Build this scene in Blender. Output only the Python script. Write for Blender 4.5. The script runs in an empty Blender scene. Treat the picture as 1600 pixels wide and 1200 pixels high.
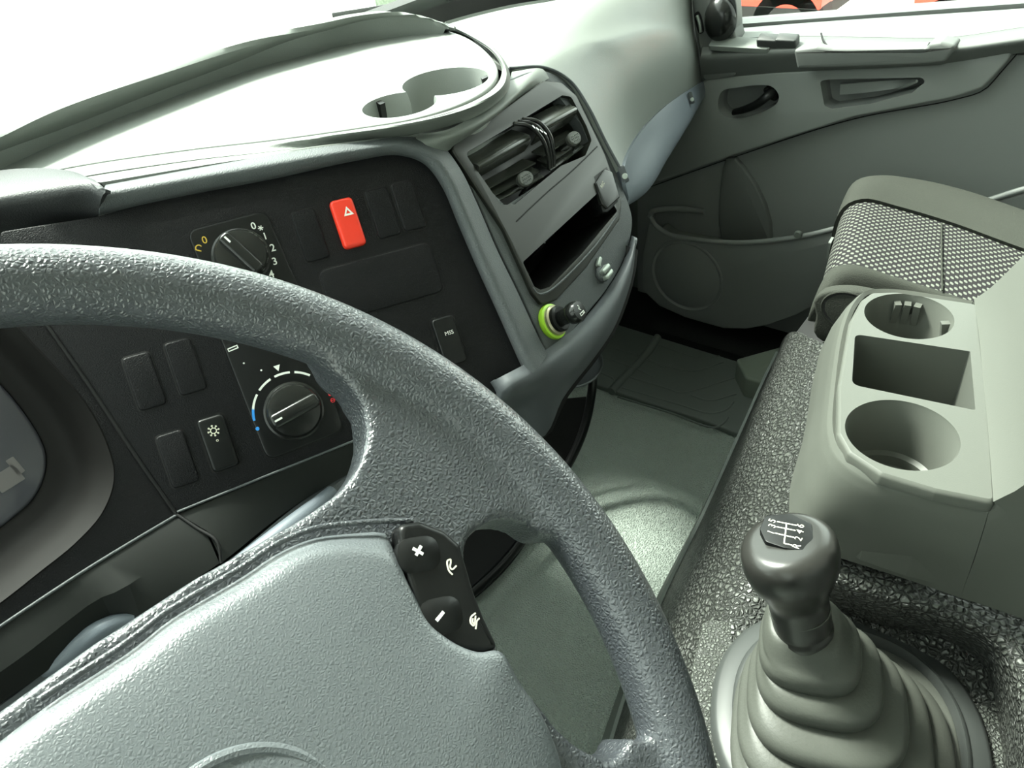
import bpy, bmesh, math, random
import numpy as np
from mathutils import Vector, Matrix

S = bpy.context.scene
COL = S.collection
# ------------------------------------------------------------------ camera
FPX = 1200.0
PITCH, ROLL, YAW = math.radians(38), math.radians(7.5), math.radians(48.4)
_h = np.array([math.cos(YAW), -math.sin(YAW), 0.0])
_g = np.array([math.sin(YAW), math.cos(YAW), 0.0])
_fw = _g * math.cos(PITCH) + np.array([0, 0, -math.sin(PITCH)])
_dn = np.array([0, 0, -1.0]) * math.cos(PITCH) - _g * math.sin(PITCH)
_ex = _h * math.cos(ROLL) + _dn * math.sin(ROLL)
_ey = -_h * math.sin(ROLL) + _dn * math.cos(ROLL)
EYE = np.array([0.0, 0.0, 1.05])
cd = bpy.data.cameras.new('camera')
cd.sensor_width = 36.0
cd.lens = 36.0 * FPX / 1600.0
cd.clip_start = 0.02
cd.clip_end = 300
cam = bpy.data.objects.new('camera', cd)
COL.objects.link(cam)
M = Matrix.Identity(4)
for i in range(3):
    M[i][0] = _ex[i]; M[i][1] = -_ey[i]; M[i][2] = -_fw[i]; M[i][3] = EYE[i]
cam.matrix_world = M
S.camera = cam

# ------------------------------------------------------------------ exposure, sky, sun
S.view_settings.view_transform = 'Standard'
S.view_settings.look = 'None'
S.view_settings.gamma = 1.0
S.view_settings.use_curve_mapping = False
S.view_settings.exposure = 1.65
wd = bpy.data.worlds.new('sky'); S.world = wd; wd.use_nodes = True
wn = wd.node_tree; wn.nodes.clear()
wo = wn.nodes.new('ShaderNodeOutputWorld'); wb = wn.nodes.new('ShaderNodeBackground')
wb.inputs[0].default_value = (0.93, 1.0, 0.955, 1); wb.inputs[1].default_value = 1.15
wn.links.new(wb.outputs[0], wo.inputs[0])
# hazy sky, brightest ahead of the cab and dull behind and to its left
wt = wn.nodes.new('ShaderNodeTexCoord'); wv = wn.nodes.new('ShaderNodeVectorMath'); wv.operation = 'DOT_PRODUCT'
wv.inputs[1].default_value = (0.45, 0.87, 0.20); wn.links.new(wt.outputs['Generated'], wv.inputs[0])
wr = wn.nodes.new('ShaderNodeMapRange'); wr.interpolation_type = 'SMOOTHSTEP'
wr.inputs['From Min'].default_value = -0.35; wr.inputs['From Max'].default_value = 0.75
wr.inputs['To Min'].default_value = 0.95; wr.inputs['To Max'].default_value = 2.3
wn.links.new(wv.outputs['Value'], wr.inputs[0]); wn.links.new(wr.outputs[0], wb.inputs[1])
sd = bpy.data.lights.new('sun', 'SUN'); sd.energy = 5.8; sd.angle = math.radians(12); sd.color = (1.0, 0.98, 0.92)
sun = bpy.data.objects.new('sun', sd); COL.objects.link(sun)
SUN_DIR = Vector((0.04, 0.72, 1.0)).normalized()      # towards the sun: straight ahead of the cab
sun.rotation_euler = SUN_DIR.to_track_quat('Z', 'Y').to_euler()

# ------------------------------------------------------------------ placing helpers
def ray(px, py): return _fw + _ex * (px - 800) / FPX + _ey * (py - 600) / FPX
def Q(px, py, x=None, y=None, z=None, d=None):
    v = ray(px, py)
    if x is not None: t = (x - EYE[0]) / v[0]
    elif y is not None: t = (y - EYE[1]) / v[1]
    elif z is not None: t = (z - EYE[2]) / v[2]
    else: t = d
    return Vector(EYE + v * t)

class Fr:
    """a flat working plane: origin, right, up, outward"""
    def __init__(s, o, u, n):
        s.o = Vector(o); s.n = Vector(n).normalized(); u = Vector(u)
        s.u = (u - s.n * u.dot(s.n)).normalized(); s.v = s.n.cross(s.u).normalized()
    def p(s, a, b, w=0.0): return s.o + s.u * a + s.v * b + s.n * w
    def uv(s, px, py, w=0.0):
        v = Vector(ray(px, py)); o = s.o + s.n * w; e = Vector(EYE)
        t = (o - e).dot(s.n) / v.dot(s.n); q = e + v * t - o
        return (q.dot(s.u), q.dot(s.v))
    def px(s, pts, w=0.0): return [s.uv(a, b, w) for a, b in pts]
    def P(s, px, py, w=0.0):
        a, b = s.uv(px, py, w); return s.p(a, b, w)

# ------------------------------------------------------------------ materials
def mat(name, col, rough=0.5, spec=0.5, bump=None, metal=0.0, coat=0.0, coat_rough=0.1, mottle=0.0, emit=None):
    m = bpy.data.materials.new(name); m.use_nodes = True; nt = m.node_tree; b = nt.nodes['Principled BSDF']
    b.inputs['Base Color'].default_value = (*col, 1); b.inputs['Roughness'].default_value = rough
    b.inputs['Specular IOR Level'].default_value = spec; b.inputs['Metallic'].default_value = metal
    b.inputs['Coat Weight'].default_value = coat; b.inputs['Coat Roughness'].default_value = coat_rough
    if emit: b.inputs['Emission Color'].default_value = (*emit, 1); b.inputs['Emission Strength'].default_value = 1
    L = nt.links.new; N = nt.nodes.new
    tc = N('ShaderNodeTexCoord')
    if mottle:
        no = N('ShaderNodeTexNoise'); no.inputs['Scale'].default_value = 30; no.inputs['Detail'].default_value = 6
        L(tc.outputs['Object'], no.inputs['Vector'])
        mr = N('ShaderNodeMapRange'); mr.inputs['From Min'].default_value = .3; mr.inputs['From Max'].default_value = .7
        mr.inputs['To Min'].default_value = 1 - mottle; mr.inputs['To Max'].default_value = 1 + mottle
        L(no.outputs[0], mr.inputs[0])
        mx = N('ShaderNodeVectorMath'); mx.operation = 'SCALE'; mx.inputs[0].default_value = col
        L(mr.outputs[0], mx.inputs['Scale']); L(mx.outputs[0], b.inputs['Base Color'])
    if bump:
        kind, scale, strength, dist = bump
        bp = N('ShaderNodeBump'); bp.inputs['Strength'].default_value = strength; bp.inputs['Distance'].default_value = dist
        mp = N('ShaderNodeMapping'); L(tc.outputs['Object'], mp.inputs['Vector'])
        if kind == 'grain':
            t = N('ShaderNodeTexNoise'); t.inputs['Scale'].default_value = scale; t.inputs['Detail'].default_value = 2
            L(mp.outputs[0], t.inputs['Vector']); L(t.outputs[0], bp.inputs['Height'])
        else:
            wz = N('ShaderNodeTexNoise'); wz.inputs['Scale'].default_value = scale * .7
            L(mp.outputs[0], wz.inputs['Vector'])
            sc = N('ShaderNodeVectorMath'); sc.operation = 'SCALE'; sc.inputs['Scale'].default_value = 1.1 / scale
            L(wz.outputs['Color'], sc.inputs[0])
            ad = N('ShaderNodeVectorMath'); L(mp.outputs[0], ad.inputs[0]); L(sc.outputs[0], ad.inputs[1])
            t = N('ShaderNodeTexVoronoi'); t.feature = 'DISTANCE_TO_EDGE'; t.inputs['Scale'].default_value = scale
            L(ad.outputs[0], t.inputs['Vector'])
            r = N('ShaderNodeMapRange'); r.interpolation_type = 'SMOOTHSTEP'
            r.inputs['From Min'].default_value = 0.0; r.inputs['From Max'].default_value = 0.45 if kind == 'leather' else 0.30
            L(t.outputs['Distance'], r.inputs[0]); L(r.outputs[0], bp.inputs['Height'])
            if kind == 'crackle':
                cr = N('ShaderNodeMix'); cr.data_type = 'RGBA'
                cr.inputs[6].default_value = (col[0]*.25, col[1]*.25, col[2]*.25, 1); cr.inputs[7].default_value = (*col, 1)
                L(r.outputs[0], cr.inputs[0]); L(cr.outputs[2], b.inputs['Base Color'])
        L(bp.outputs[0], b.inputs['Normal'])
    return m

MT = {}
MT['dash_light'] = mat('dash_grey_plastic', (.17, .185, .17), .5, .5, ('grain', 900, .35, .0006))
MT['band'] = mat('tray_edge_plastic', (.12, .13, .12), .5, .4)
MT['dash_top'] = mat('dash_top_plastic', (.22, .235, .22), .45, .5, ('grain', 700, .3, .0006))
MT['dash_mid'] = mat('dash_mid_grey_plastic', (.075, .083, .086), .5, .4, ('grain', 800, .6, .0008))
MT['hood'] = mat('binnacle_hood_plastic', (.04, .042, .044), .5, .4, ('grain', 800, .6, .0008))
MT['black'] = mat('black_grained_plastic', (.006, .006, .007), .42, .22, ('grain', 1100, .75, .0006))
MT['black_smooth'] = mat('black_smooth_plastic', (.005, .0055, .0055), .34, .3)
MT['gloss'] = mat('black_glossy_plastic', (.010, .011, .010), .22, .5)
MT['barrel'] = mat('vent_barrel_plastic', (.035, .038, .032), .25, .6)
MT['recess'] = mat('cluster_recess_plastic', (.007, .0065, .006), .65, .15)
MT['fascia'] = mat('dark_fascia_plastic', (.009, .0105, .0095), .5, .25)
MT['vent_face'] = mat('olive_black_satin_plastic', (.018, .019, .015), .36, .5)
MT['bluegrey'] = mat('blue_grey_plastic', (.12, .14, .165), .5, .5, ('grain', 900, .3, .0005))
MT['lower_dash'] = mat('slate_grey_plastic', (.08, .088, .095), .5, .4, ('grain', 900, .2, .0005))
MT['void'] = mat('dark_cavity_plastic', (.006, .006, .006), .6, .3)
MT['leather'] = mat('wheel_leather', (.045, .050, .057), .30, .8, ('leather', 480, .5, .0007), coat=.3, coat_rough=.3)
MT['pad'] = mat('wheel_pad_skin', (.10, .112, .12), .34, .8, ('leather', 700, .24, .0005))
MT['door'] = mat('door_grey_plastic', (.215, .225, .218), .55, .4, ('grain', 900, .12, .0005))
MT['door_up'] = mat('door_upper_grey_plastic', (.25, .262, .252), .5, .4, ('grain', 900, .12, .0005))
MT['lit_sill_cap'] = mat('lit_sill_plastic', (.34, .36, .345), .5, .4)  # ledge plastic lightened: daylight on the sill is put into the colour
MT['door_dark'] = mat('door_charcoal_plastic', (.135, .143, .135), .5, .4, ('grain', 900, .12, .0005))
MT['rubber'] = mat('crackled_tunnel_rubber', (.065, .07, .062), .42, .5, ('crackle', 190, 1.0, .0022))
MT['rubber_floor'] = mat('pebbled_floor_rubber', (.40, .455, .41), .38, .5, ('leather', 260, 1.0, .0022))
MT['platform'] = mat('gear_platform_rubber', (.10, .108, .095), .45, .5, ('crackle', 330, .8, .0014))
MT['mat'] = mat('black_rubber_mat', (.12, .138, .125), .5, .4, ('grain', 300, .2, .0008))
MT['boot'] = mat('gear_boot_rubber', (.062, .066, .057), .5, .4, ('grain', 500, .25, .0006))
MT['ring'] = mat('boot_ring_plastic', (.040, .044, .042), .45, .4)
MT['knob'] = mat('gear_knob_plastic', (.022, .022, .02), .28, .5, ('grain', 300, .06, .0004))
MT['console'] = mat('console_grey_plastic', (.085, .090, .078), .5, .4, ('grain', 900, .12, .0004))
MT['cloth'] = mat('dark_seat_cloth', (.040, .043, .036), .9, .2, ('grain', 600, .6, .001))
MT['white'] = mat('white_print', (.85, .87, .82), .6)
MT['cream'] = mat('cream_print', (.75, .74, .60), .6)
MT['yellow'] = mat('yellow_print', (.75, .5, .06), .6)
MT['blue'] = mat('blue_print', (.03, .30, .85), .5)
MT['redp'] = mat('red_print', (.75, .03, .04), .5)
MT['red'] = mat('red_switch_plastic', (.90, .045, .02), .3, .5)
MT['chrome'] = mat('chrome', (.75, .75, .72), .2, .5, metal=1)
MT['steel'] = mat('dull_screw_metal', (.42, .46, .42), .4, .5, metal=.6)
MT['brass'] = mat('pale_brass', (.62, .58, .40), .3, .5, metal=.9)
MT['lime'] = mat('lime_ring_plastic', (.42, .75, .05), .3, .5)
MT['headliner'] = mat('grey_headliner', (.45, .46, .44), .9, .2)
MT['concrete'] = mat('pale_concrete', (.62, .62, .56), .9, .2, mottle=.12)
MT['truck_red'] = mat('red_truck_paint', (.75, .06, .03), .35, .5)
MT['truck_dark'] = mat('truck_black_rubber', (.03, .03, .03), .7, .3)
MT['wall_out'] = mat('green_grey_render', (.16, .20, .15), .9, .2, mottle=.3)
MT['lens'] = mat('grey_display_glass', (.05, .05, .06), .15, .6)
MT['lcd'] = mat('grey_display_segments', (.12, .11, .11), .3, .5)
MT['speck'] = mat('dark_sill_carpet', (.012, .013, .012), .9, .2, ('grain', 500, 1, .002))
MT['beige'] = mat('sill_metal_paint', (.20, .23, .19), .6, .3)
g = bpy.data.materials.new('window_glass'); g.use_nodes = True; nt = g.node_tree; nt.nodes.clear()
o_ = nt.nodes.new('ShaderNodeOutputMaterial'); mx_ = nt.nodes.new('ShaderNodeMixShader')
tr_ = nt.nodes.new('ShaderNodeBsdfTransparent'); gl_ = nt.nodes.new('ShaderNodeBsdfGlossy'); gl_.inputs['Roughness'].default_value = .02
tr_.inputs[0].default_value = (.93, .97, .94, 1); mx_.inputs[0].default_value = .06
nt.links.new(tr_.outputs[0], mx_.inputs[1]); nt.links.new(gl_.outputs[0], mx_.inputs[2]); nt.links.new(mx_.outputs[0], o_.inputs[0])
MT['glass'] = g

def woven():
    m = mat('woven_seat_cloth', (.1, .1, .1), .85, .2)
    nt = m.node_tree; b = nt.nodes['Principled BSDF']; N = nt.nodes.new; L = nt.links.new
    uv = N('ShaderNodeTexCoord'); sp = N('ShaderNodeSeparateXYZ'); L(uv.outputs['UV'], sp.inputs[0])
    def wave(src, k):
        a = N('ShaderNodeMath'); a.operation = 'MULTIPLY'; a.inputs[1].default_value = k; L(src, a.inputs[0])
        s = N('ShaderNodeMath'); s.operation = 'SINE'; L(a.outputs[0], s.inputs[0]); return s.outputs[0]
    kx, ky = math.pi / .0058, math.pi / .0058
    p = N('ShaderNodeMath'); p.operation = 'MULTIPLY'; L(wave(sp.outputs[0], kx), p.inputs[0]); L(wave(sp.outputs[1], ky), p.inputs[1])
    r = N('ShaderNodeMapRange'); r.interpolation_type = 'SMOOTHSTEP'; r.inputs['From Min'].default_value = .15; r.inputs['From Max'].default_value = .5
    L(p.outputs[0], r.inputs[0])
    p2 = N('ShaderNodeMath'); p2.operation = 'MULTIPLY'; L(wave(sp.outputs[0], kx * 4), p2.inputs[0]); L(wave(sp.outputs[1], ky * 4), p2.inputs[1])
    r2 = N('ShaderNodeMapRange'); r2.inputs['From Min'].default_value = -1; r2.inputs['To Min'].default_value = .55; L(p2.outputs[0], r2.inputs[0])
    mm = N('ShaderNodeMath'); mm.operation = 'MULTIPLY'; L(r.outputs[0], mm.inputs[0]); L(r2.outputs[0], mm.inputs[1])
    c = N('ShaderNodeMix'); c.data_type = 'RGBA'; c.inputs[6].default_value = (.018, .017, .018, 1); c.inputs[7].default_value = (.20, .215, .18, 1)
    L(mm.outputs[0], c.inputs[0]); L(c.outputs[2], b.inputs['Base Color'])
    bp = N('ShaderNodeBump'); bp.inputs['Distance'].default_value = .001; bp.inputs['Strength'].default_value = .4
    L(r.outputs[0], bp.inputs['Height']); L(bp.outputs[0], b.inputs['Normal'])
    return m
MT['woven'] = woven()

# ------------------------------------------------------------------ object helpers
def root(o):
    while o.parent: o = o.parent
    return o
def tag(o, label=None, cat=None, group=None, kind=None):
    if label: o['label'] = label
    if cat: o['category'] = cat
    if group: o['group'] = group
    if kind: o['kind'] = kind
    return o
def thing(name, loc, label, cat, group=None, kind=None):
    o = bpy.data.objects.new(name, None); o.location = loc; o.empty_display_size = .02; COL.objects.link(o)
    return tag(o, label, cat, group, kind)
def link(name, me, m, parent=None, smooth=True, sharp=None):
    off = Vector(root(parent).location) if parent else Vector((0, 0, 0))
    if parent: me.transform(Matrix.Translation(-off))
    if m is not None:
        me.materials.clear(); me.materials.append(MT[m] if isinstance(m, str) else m)
    if smooth: me.polygons.foreach_set('use_smooth', [True] * len(me.polygons))
    if sharp is not None: me.set_sharp_from_angle(angle=math.radians(sharp))
    o = bpy.data.objects.new(name, me); COL.objects.link(o)
    if parent: o.parent = parent
    return o
def bm_link(name, bm, m, parent=None, smooth=True, sharp=35, fix=True):
    if fix: bmesh.ops.recalc_face_normals(bm, faces=bm.faces)
    me = bpy.data.meshes.new(name); bm.to_mesh(me); bm.free()
    return link(name, me, m, parent, smooth, sharp)

def cr(pts, n, closed=False):
    """smooth curve through points (2D or 3D), n samples evenly spaced by arc length"""
    P = np.array([tuple(p) for p in pts], float)
    k = len(P); seg = k if closed else k - 1; out = []
    for i in range(seg):
        if closed: a, b, c, d = P[(i-1) % k], P[i], P[(i+1) % k], P[(i+2) % k]
        else:
            b, c = P[i], P[i+1]; a = P[i-1] if i > 0 else 2*b - c; d = P[i+2] if i + 2 < k else 2*c - b
        t0 = 0; t1 = t0 + max(np.linalg.norm(b-a), 1e-9)**.5; t2 = t1 + max(np.linalg.norm(c-b), 1e-9)**.5; t3 = t2 + max(np.linalg.norm(d-c), 1e-9)**.5
        for j in range(16):
            t = t1 + (t2 - t1) * j / 16
            A1 = (t1-t)/(t1-t0)*a + (t-t0)/(t1-t0)*b; A2 = (t2-t)/(t2-t1)*b + (t-t1)/(t2-t1)*c; A3 = (t3-t)/(t3-t2)*c + (t-t2)/(t3-t2)*d
            B1 = (t2-t)/(t2-t0)*A1 + (t-t0)/(t2-t0)*A2; B2 = (t3-t)/(t3-t1)*A2 + (t-t1)/(t3-t1)*A3
            out.append((t2-t)/(t2-t1)*B1 + (t-t1)/(t2-t1)*B2)
    out.append(P[0] if closed else P[-1])
    out = np.array(out); d = np.r_[0, np.cumsum(np.linalg.norm(np.diff(out, axis=0), axis=1))]
    s = np.linspace(0, d[-1], n + 1 if closed else n)
    res = np.stack([np.interp(s, d, out[:, j]) for j in range(out.shape[1])], 1)
    return res[:-1] if closed else res
def rpoly(pts, r, seg=5):
    """polygon with rounded corners; r a number or one per corner"""
    n = len(pts); out = []
    for i in range(n):
        a, b, c = np.array(pts[i-1], float), np.array(pts[i], float), np.array(pts[(i+1) % n], float)
        ri = r[i] if isinstance(r, (list, tuple)) else r
        u, v = a - b, c - b; lu, lv = np.linalg.norm(u), np.linalg.norm(v)
        if ri <= 0: out.append(b); continue
        u /= lu; v /= lv; ang = math.acos(max(-1, min(1, float(u @ v))))
        if ang > math.pi - .05: out.append(b); continue
        t = min(ri / math.tan(ang / 2), lu * .48, lv * .48)
        p, q = b + u * t, b + v * t
        for k in range(seg + 1):
            s = k / seg; out.append((1-s)**2 * p + 2*s*(1-s) * b + s*s * q)
    return [tuple(x) for x in out]
def rrect(cx, cy, w, h, r, rot=0):
    pts = [(-w/2, -h/2), (w/2, -h/2), (w/2, h/2), (-w/2, h/2)]; c, s = math.cos(rot), math.sin(rot)
    return rpoly([(cx + x*c - y*s, cy + x*s + y*c) for x, y in pts], r)
def area(P): return .5 * sum(P[i-1][0]*P[i][1] - P[i][0]*P[i-1][1] for i in range(len(P)))
def inset(P, d):
    P = np.array(P, float); n = len(P); out = []
    for i in range(n):
        a, b, c = P[i-1], P[i], P[(i+1) % n]
        t = (b-a)/max(np.linalg.norm(b-a), 1e-9) + (c-b)/max(np.linalg.norm(c-b), 1e-9)
        t /= max(np.linalg.norm(t), 1e-9); out.append(b + np.array([-t[1], t[0]]) * d)
    return out
def plate_bm(F, pts, w0, w1, bev=0.0, seg=3, bm=None, back=True, dome=0.0):
    """solid plate on plane F: outline pts (u,v), from depth w0 to w1, rounded upper edge"""
    bm = bm or bmesh.new()
    pts = [tuple(p) for p in pts]
    if area(pts) < 0: pts = pts[::-1]
    rings = [(pts, w0)]
    if bev > 0:
        for k in range(seg + 1):
            a = k / seg * math.pi / 2
            rings.append((inset(pts, bev * (1 - math.cos(a))) if k else pts, w1 - bev + bev * math.sin(a)))
    else: rings.append((pts, w1))
    if dome:
        base = np.array(rings[-1][0]); c = base.mean(0); wt = rings[-1][1]
        for k in range(1, 12):
            s = 1 - k / 12
            rings.append((list(c + (base - c) * s), wt + dome * (1 - s*s)))
    vs = [[bm.verts.new(F.p(a, b, w)) for a, b in ring] for ring, w in rings]
    n = len(pts)
    for A, B in zip(vs, vs[1:]):
        for i in range(n): bm.faces.new((A[i], A[(i+1) % n], B[(i+1) % n], B[i]))
    bm.faces.new(vs[-1])
    if back: bm.faces.new(vs[0][::-1])
    return bm
def plate(name, F, pts, w0, w1, m, parent=None, bev=0.0, dome=0.0, sharp=35, seg=3):
    return bm_link(name, plate_bm(F, pts, w0, w1, bev, seg, dome=dome), m, parent, sharp=sharp)
def grid_bm(G, thick=0.0, uvm=False):
    """grid of 3D points -> surface with thickness (thickness goes to the back side)"""
    nr, nc = len(G), len(G[0]); bm = bmesh.new()
    V = [[bm.verts.new(Vector(p)) for p in r] for r in G]
    uvl = bm.loops.layers.uv.new('UVMap') if uvm else None
    if uvm:
        A = np.array([[tuple(p) for p in r] for r in G])
        us = np.concatenate([np.zeros((nr, 1)), np.cumsum(np.linalg.norm(np.diff(A, axis=1), axis=2), 1)], 1)
        vv = np.concatenate([np.zeros((1, nc)), np.cumsum(np.linalg.norm(np.diff(A, axis=0), axis=2), 0)], 0)
        vv = np.repeat(vv[:, :1], nc, 1) if uvm == 'v0' else vv
    for i in range(nr - 1):
        for j in range(nc - 1):
            f = bm.faces.new((V[i][j], V[i][j+1], V[i+1][j+1], V[i+1][j]))
            if uvm:
                for l, (a, b) in zip(f.loops, ((i, j), (i, j+1), (i+1, j+1), (i+1, j))): l[uvl].uv = (us[a, b], vv[a, b])
    if thick:
        bm.normal_update(); e = Vector(EYE)
        c = Vector(G[nr//2][nc//2]); fn = bm.faces[(nr//2 if nr > 2 else 0) * (nc-1) + nc//2 - (1 if nc < 3 else 0)] if False else None
        bm.faces.ensure_lookup_table(); k = min(len(bm.faces) - 1, (nr-1)//2 * (nc-1) + (nc-1)//2)
        f = bm.faces[k]
        if f.normal.dot(e - f.calc_center_median()) < 0: bmesh.ops.reverse_faces(bm, faces=bm.faces[:])
        bm.normal_update()
        nrm = {v: v.normal.copy() for v in bm.verts}
        B = [[bm.verts.new(v.co - nrm[v] * thick) for v in r] for r in V]
        fl = (bm.faces[k].verts[:][1] is V[k // (nc-1)][k % (nc-1) + 1])
        bf = []
        for i in range(nr - 1):
            for j in range(nc - 1): bf.append(bm.faces.new((B[i][j], B[i+1][j], B[i+1][j+1], B[i][j+1])))
        def strip(a, b):
            for i in range(len(a) - 1): bm.faces.new((a[i], a[i+1], b[i+1], b[i]))
        strip(V[0], B[0]); strip(V[-1], B[-1]); strip([r[0] for r in V], [r[0] for r in B]); strip([r[-1] for r in V], [r[-1] for r in B])
    return bm
def loft_grid(rows, nu, nv, closed=False):
    R = np.array([cr(r, nu, closed) for r in rows]); cols = [cr(R[:, j], nv) if len(rows) > 2 else np.linspace(R[0, j], R[1, j], nv) for j in range(R.shape[1])]
    G = np.transpose(np.array(cols), (1, 0, 2))
    if closed: G = np.concatenate([G, G[:, :1]], 1)
    return G
def loft(name, rows, m, parent=None, nu=48, nv=16, thick=.003, uvm=False, sharp=40, closed=False):
    return bm_link(name, grid_bm(loft_grid(rows, nu, nv, closed), thick, uvm), m, parent, sharp=sharp, fix=bool(thick))
def coons_grid(top, bottom, left, right, nu, nv, bulge=None):
    T, B, Lf, Rt = cr(top, nu), cr(bottom, nu), cr(left, nv), cr(right, nv); G = []
    for i in range(nv):
        v = i / (nv-1); row = []
        for j in range(nu):
            u = j / (nu-1)
            p = (1-v)*T[j] + v*B[j] + (1-u)*Lf[i] + u*Rt[i] - ((1-u)*(1-v)*T[0] + u*(1-v)*T[-1] + (1-u)*v*B[0] + u*v*B[-1])
            if bulge is not None: p = p + np.array(bulge) * (16 * u*(1-u)*v*(1-v))
            row.append(p)
        G.append(row)
    return G
def tube_bm(path, r, ring=12, closed=False, n=None, bm=None, flat=1.0, up=None, caps=True):
    bm = bm or bmesh.new(); P = cr(path, n or 4*len(path), closed); k = len(P); V = []
    rr = r if callable(r) else (lambda s: r)
    prev = Vector(up) if up is not None else Vector((0.123, .21, 1))
    for i in range(k):
        a = P[i-1] if (i > 0 or closed) else P[i]; b = P[(i+1) % k] if (i < k-1 or closed) else P[i]
        t = Vector(b - a).normalized(); x = (prev - t * prev.dot(t)).normalized(); y = t.cross(x)
        if up is None: prev = x
        s = i / (k-1)
        V.append([bm.verts.new(Vector(P[i]) + (x*math.cos(q)*flat + y*math.sin(q)) * rr(s)) for q in [2*math.pi*j/ring for j in range(ring)]])
    for i in range(k if closed else k-1):
        A, B = V[i], V[(i+1) % k]
        for j in range(ring): bm.faces.new((A[j], A[(j+1) % ring], B[(j+1) % ring], B[j]))
    if not closed and caps: bm.faces.new(V[0][::-1]); bm.faces.new(V[-1])
    return bm
def tube(name, path, r, m, parent=None, **k): return bm_link(name, tube_bm(path, r, **k), m, parent)
def lathe_bm(F, prof, c=(0, 0), seg=40, bm=None, sx=1, sy=1):
    """profile of (radius, height) around the normal of F at (u,v)=c; radius 0 closes"""
    bm = bm or bmesh.new(); V = []
    for r, w in prof:
        if r <= 1e-7: V.append([bm.verts.new(F.p(c[0], c[1], w))])
        else: V.append([bm.verts.new(F.p(c[0] + sx*r*math.cos(2*math.pi*j/seg), c[1] + sy*r*math.sin(2*math.pi*j/seg), w)) for j in range(seg)])
    for A, B in zip(V, V[1:]):
        if len(A) == 1 and len(B) == 1: continue
        for j in range(seg):
            k = (j+1) % seg
            if len(A) == 1: bm.faces.new((A[0], B[j], B[k]))
            elif len(B) == 1: bm.faces.new((A[j], A[k], B[0]))
            else: bm.faces.new((A[j], A[k], B[k], B[j]))
    return bm
def lathe(name, F, prof, m, parent=None, c=(0, 0), seg=40, sx=1, sy=1, sharp=35): return bm_link(name, lathe_bm(F, prof, c, seg, None, sx, sy), m, parent, sharp=sharp)
def text_bm(F, txt, cx, cy, h, w, rot=0.0, flipx=1, bold=.0, bm=None, depth=.0002):
    c = bpy.data.curves.new('lettering', 'FONT'); c.body = txt; c.size = h * 1.4; c.align_x = 'CENTER'; c.align_y = 'CENTER'; c.offset = bold
    o = bpy.data.objects.new('lettering', c); COL.objects.link(o)
    dg = bpy.context.evaluated_depsgraph_get(); me = bpy.data.meshes.new_from_object(o.evaluated_get(dg))
    bpy.data.objects.remove(o); bm = bm or bmesh.new(); b2 = bmesh.new(); b2.from_mesh(me)
    cc, ss = math.cos(rot), math.sin(rot); mp = {}
    for v in b2.verts:
        x, y = v.co.x * flipx, v.co.y
        mp[v] = bm.verts.new(F.p(cx + x*cc - y*ss, cy + x*ss + y*cc, w + depth))
    for f in b2.faces: bm.faces.new([mp[v] for v in f.verts])
    b2.free(); bpy.data.meshes.remove(me)
    return bm
def mark_bm(F, polys, w, bm=None, th=.0003):
    bm = bm or bmesh.new()
    for p in polys: plate_bm(F, p, w - .0002, w + th, bm=bm)
    return bm
def stroke(F, a, b, wd):
    a, b = np.array(a), np.array(b); t = (b-a)/np.linalg.norm(b-a); n = np.array([-t[1], t[0]])*wd/2
    return [tuple(a-n), tuple(b-n), tuple(b+n), tuple(a+n)]
def arc_band(c, r, wd, a0, a1, n=8):
    o = [(c[0]+(r+wd/2)*math.cos(a0+(a1-a0)*i/n), c[1]+(r+wd/2)*math.sin(a0+(a1-a0)*i/n)) for i in range(n+1)]
    i_ = [(c[0]+(r-wd/2)*math.cos(a0+(a1-a0)*i/n), c[1]+(r-wd/2)*math.sin(a0+(a1-a0)*i/n)) for i in range(n, -1, -1)]
    return o + i_
def cut(o, cutters, union=False):
    """bake boolean cuts into o"""
    tmp = []
    for bm in cutters:
        bmesh.ops.recalc_face_normals(bm, faces=bm.faces); me = bpy.data.meshes.new('cutter'); bm.to_mesh(me); bm.free()
        c = bpy.data.objects.new('cutter', me); COL.objects.link(c); tmp.append(c)
        c.location = Vector((0, 0, 0)) - (Vector(root(o).location) if o.parent or o.location.length else Vector((0, 0, 0)))
        md = o.modifiers.new('cut', 'BOOLEAN'); md.object = c; md.operation = 'UNION' if union else 'DIFFERENCE'; md.solver = 'EXACT'
    par, loc = o.parent, o.location.copy(); o.parent = None; o.location = (0, 0, 0)
    bpy.context.view_layer.update(); dg = bpy.context.evaluated_depsgraph_get()
    me = bpy.data.meshes.new_from_object(o.evaluated_get(dg)); old = o.data; nm = old.name; o.modifiers.clear(); o.data = me; bpy.data.meshes.remove(old); me.name = nm
    me.polygons.foreach_set('use_smooth', [True] * len(me.polygons)); me.set_sharp_from_angle(angle=math.radians(32))
    o.parent = par; o.location = loc
    for c in tmp: bpy.data.objects.remove(c)
    return o
def remesh(o, voxel, smooth=6):
    md = o.modifiers.new('r', 'REMESH'); md.mode = 'VOXEL'; md.voxel_size = voxel; md.use_smooth_shade = True
    sm = o.modifiers.new('s', 'SMOOTH'); sm.factor = .5; sm.iterations = smooth
    bpy.context.view_layer.update(); dg = bpy.context.evaluated_depsgraph_get()
    me = bpy.data.meshes.new_from_object(o.evaluated_get(dg)); o.modifiers.clear(); o.data = me
    me.polygons.foreach_set('use_smooth', [True] * len(me.polygons)); return o
def box_bm(x0, x1, y0, y1, z0, z1, bev=0, bm=None):
    F = Fr((0, 0, 0), (1, 0, 0), (0, 0, 1)); return plate_bm(F, [(x0, y0), (x1, y0), (x1, y1), (x0, y1)], z0, z1, bm=bm)

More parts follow.
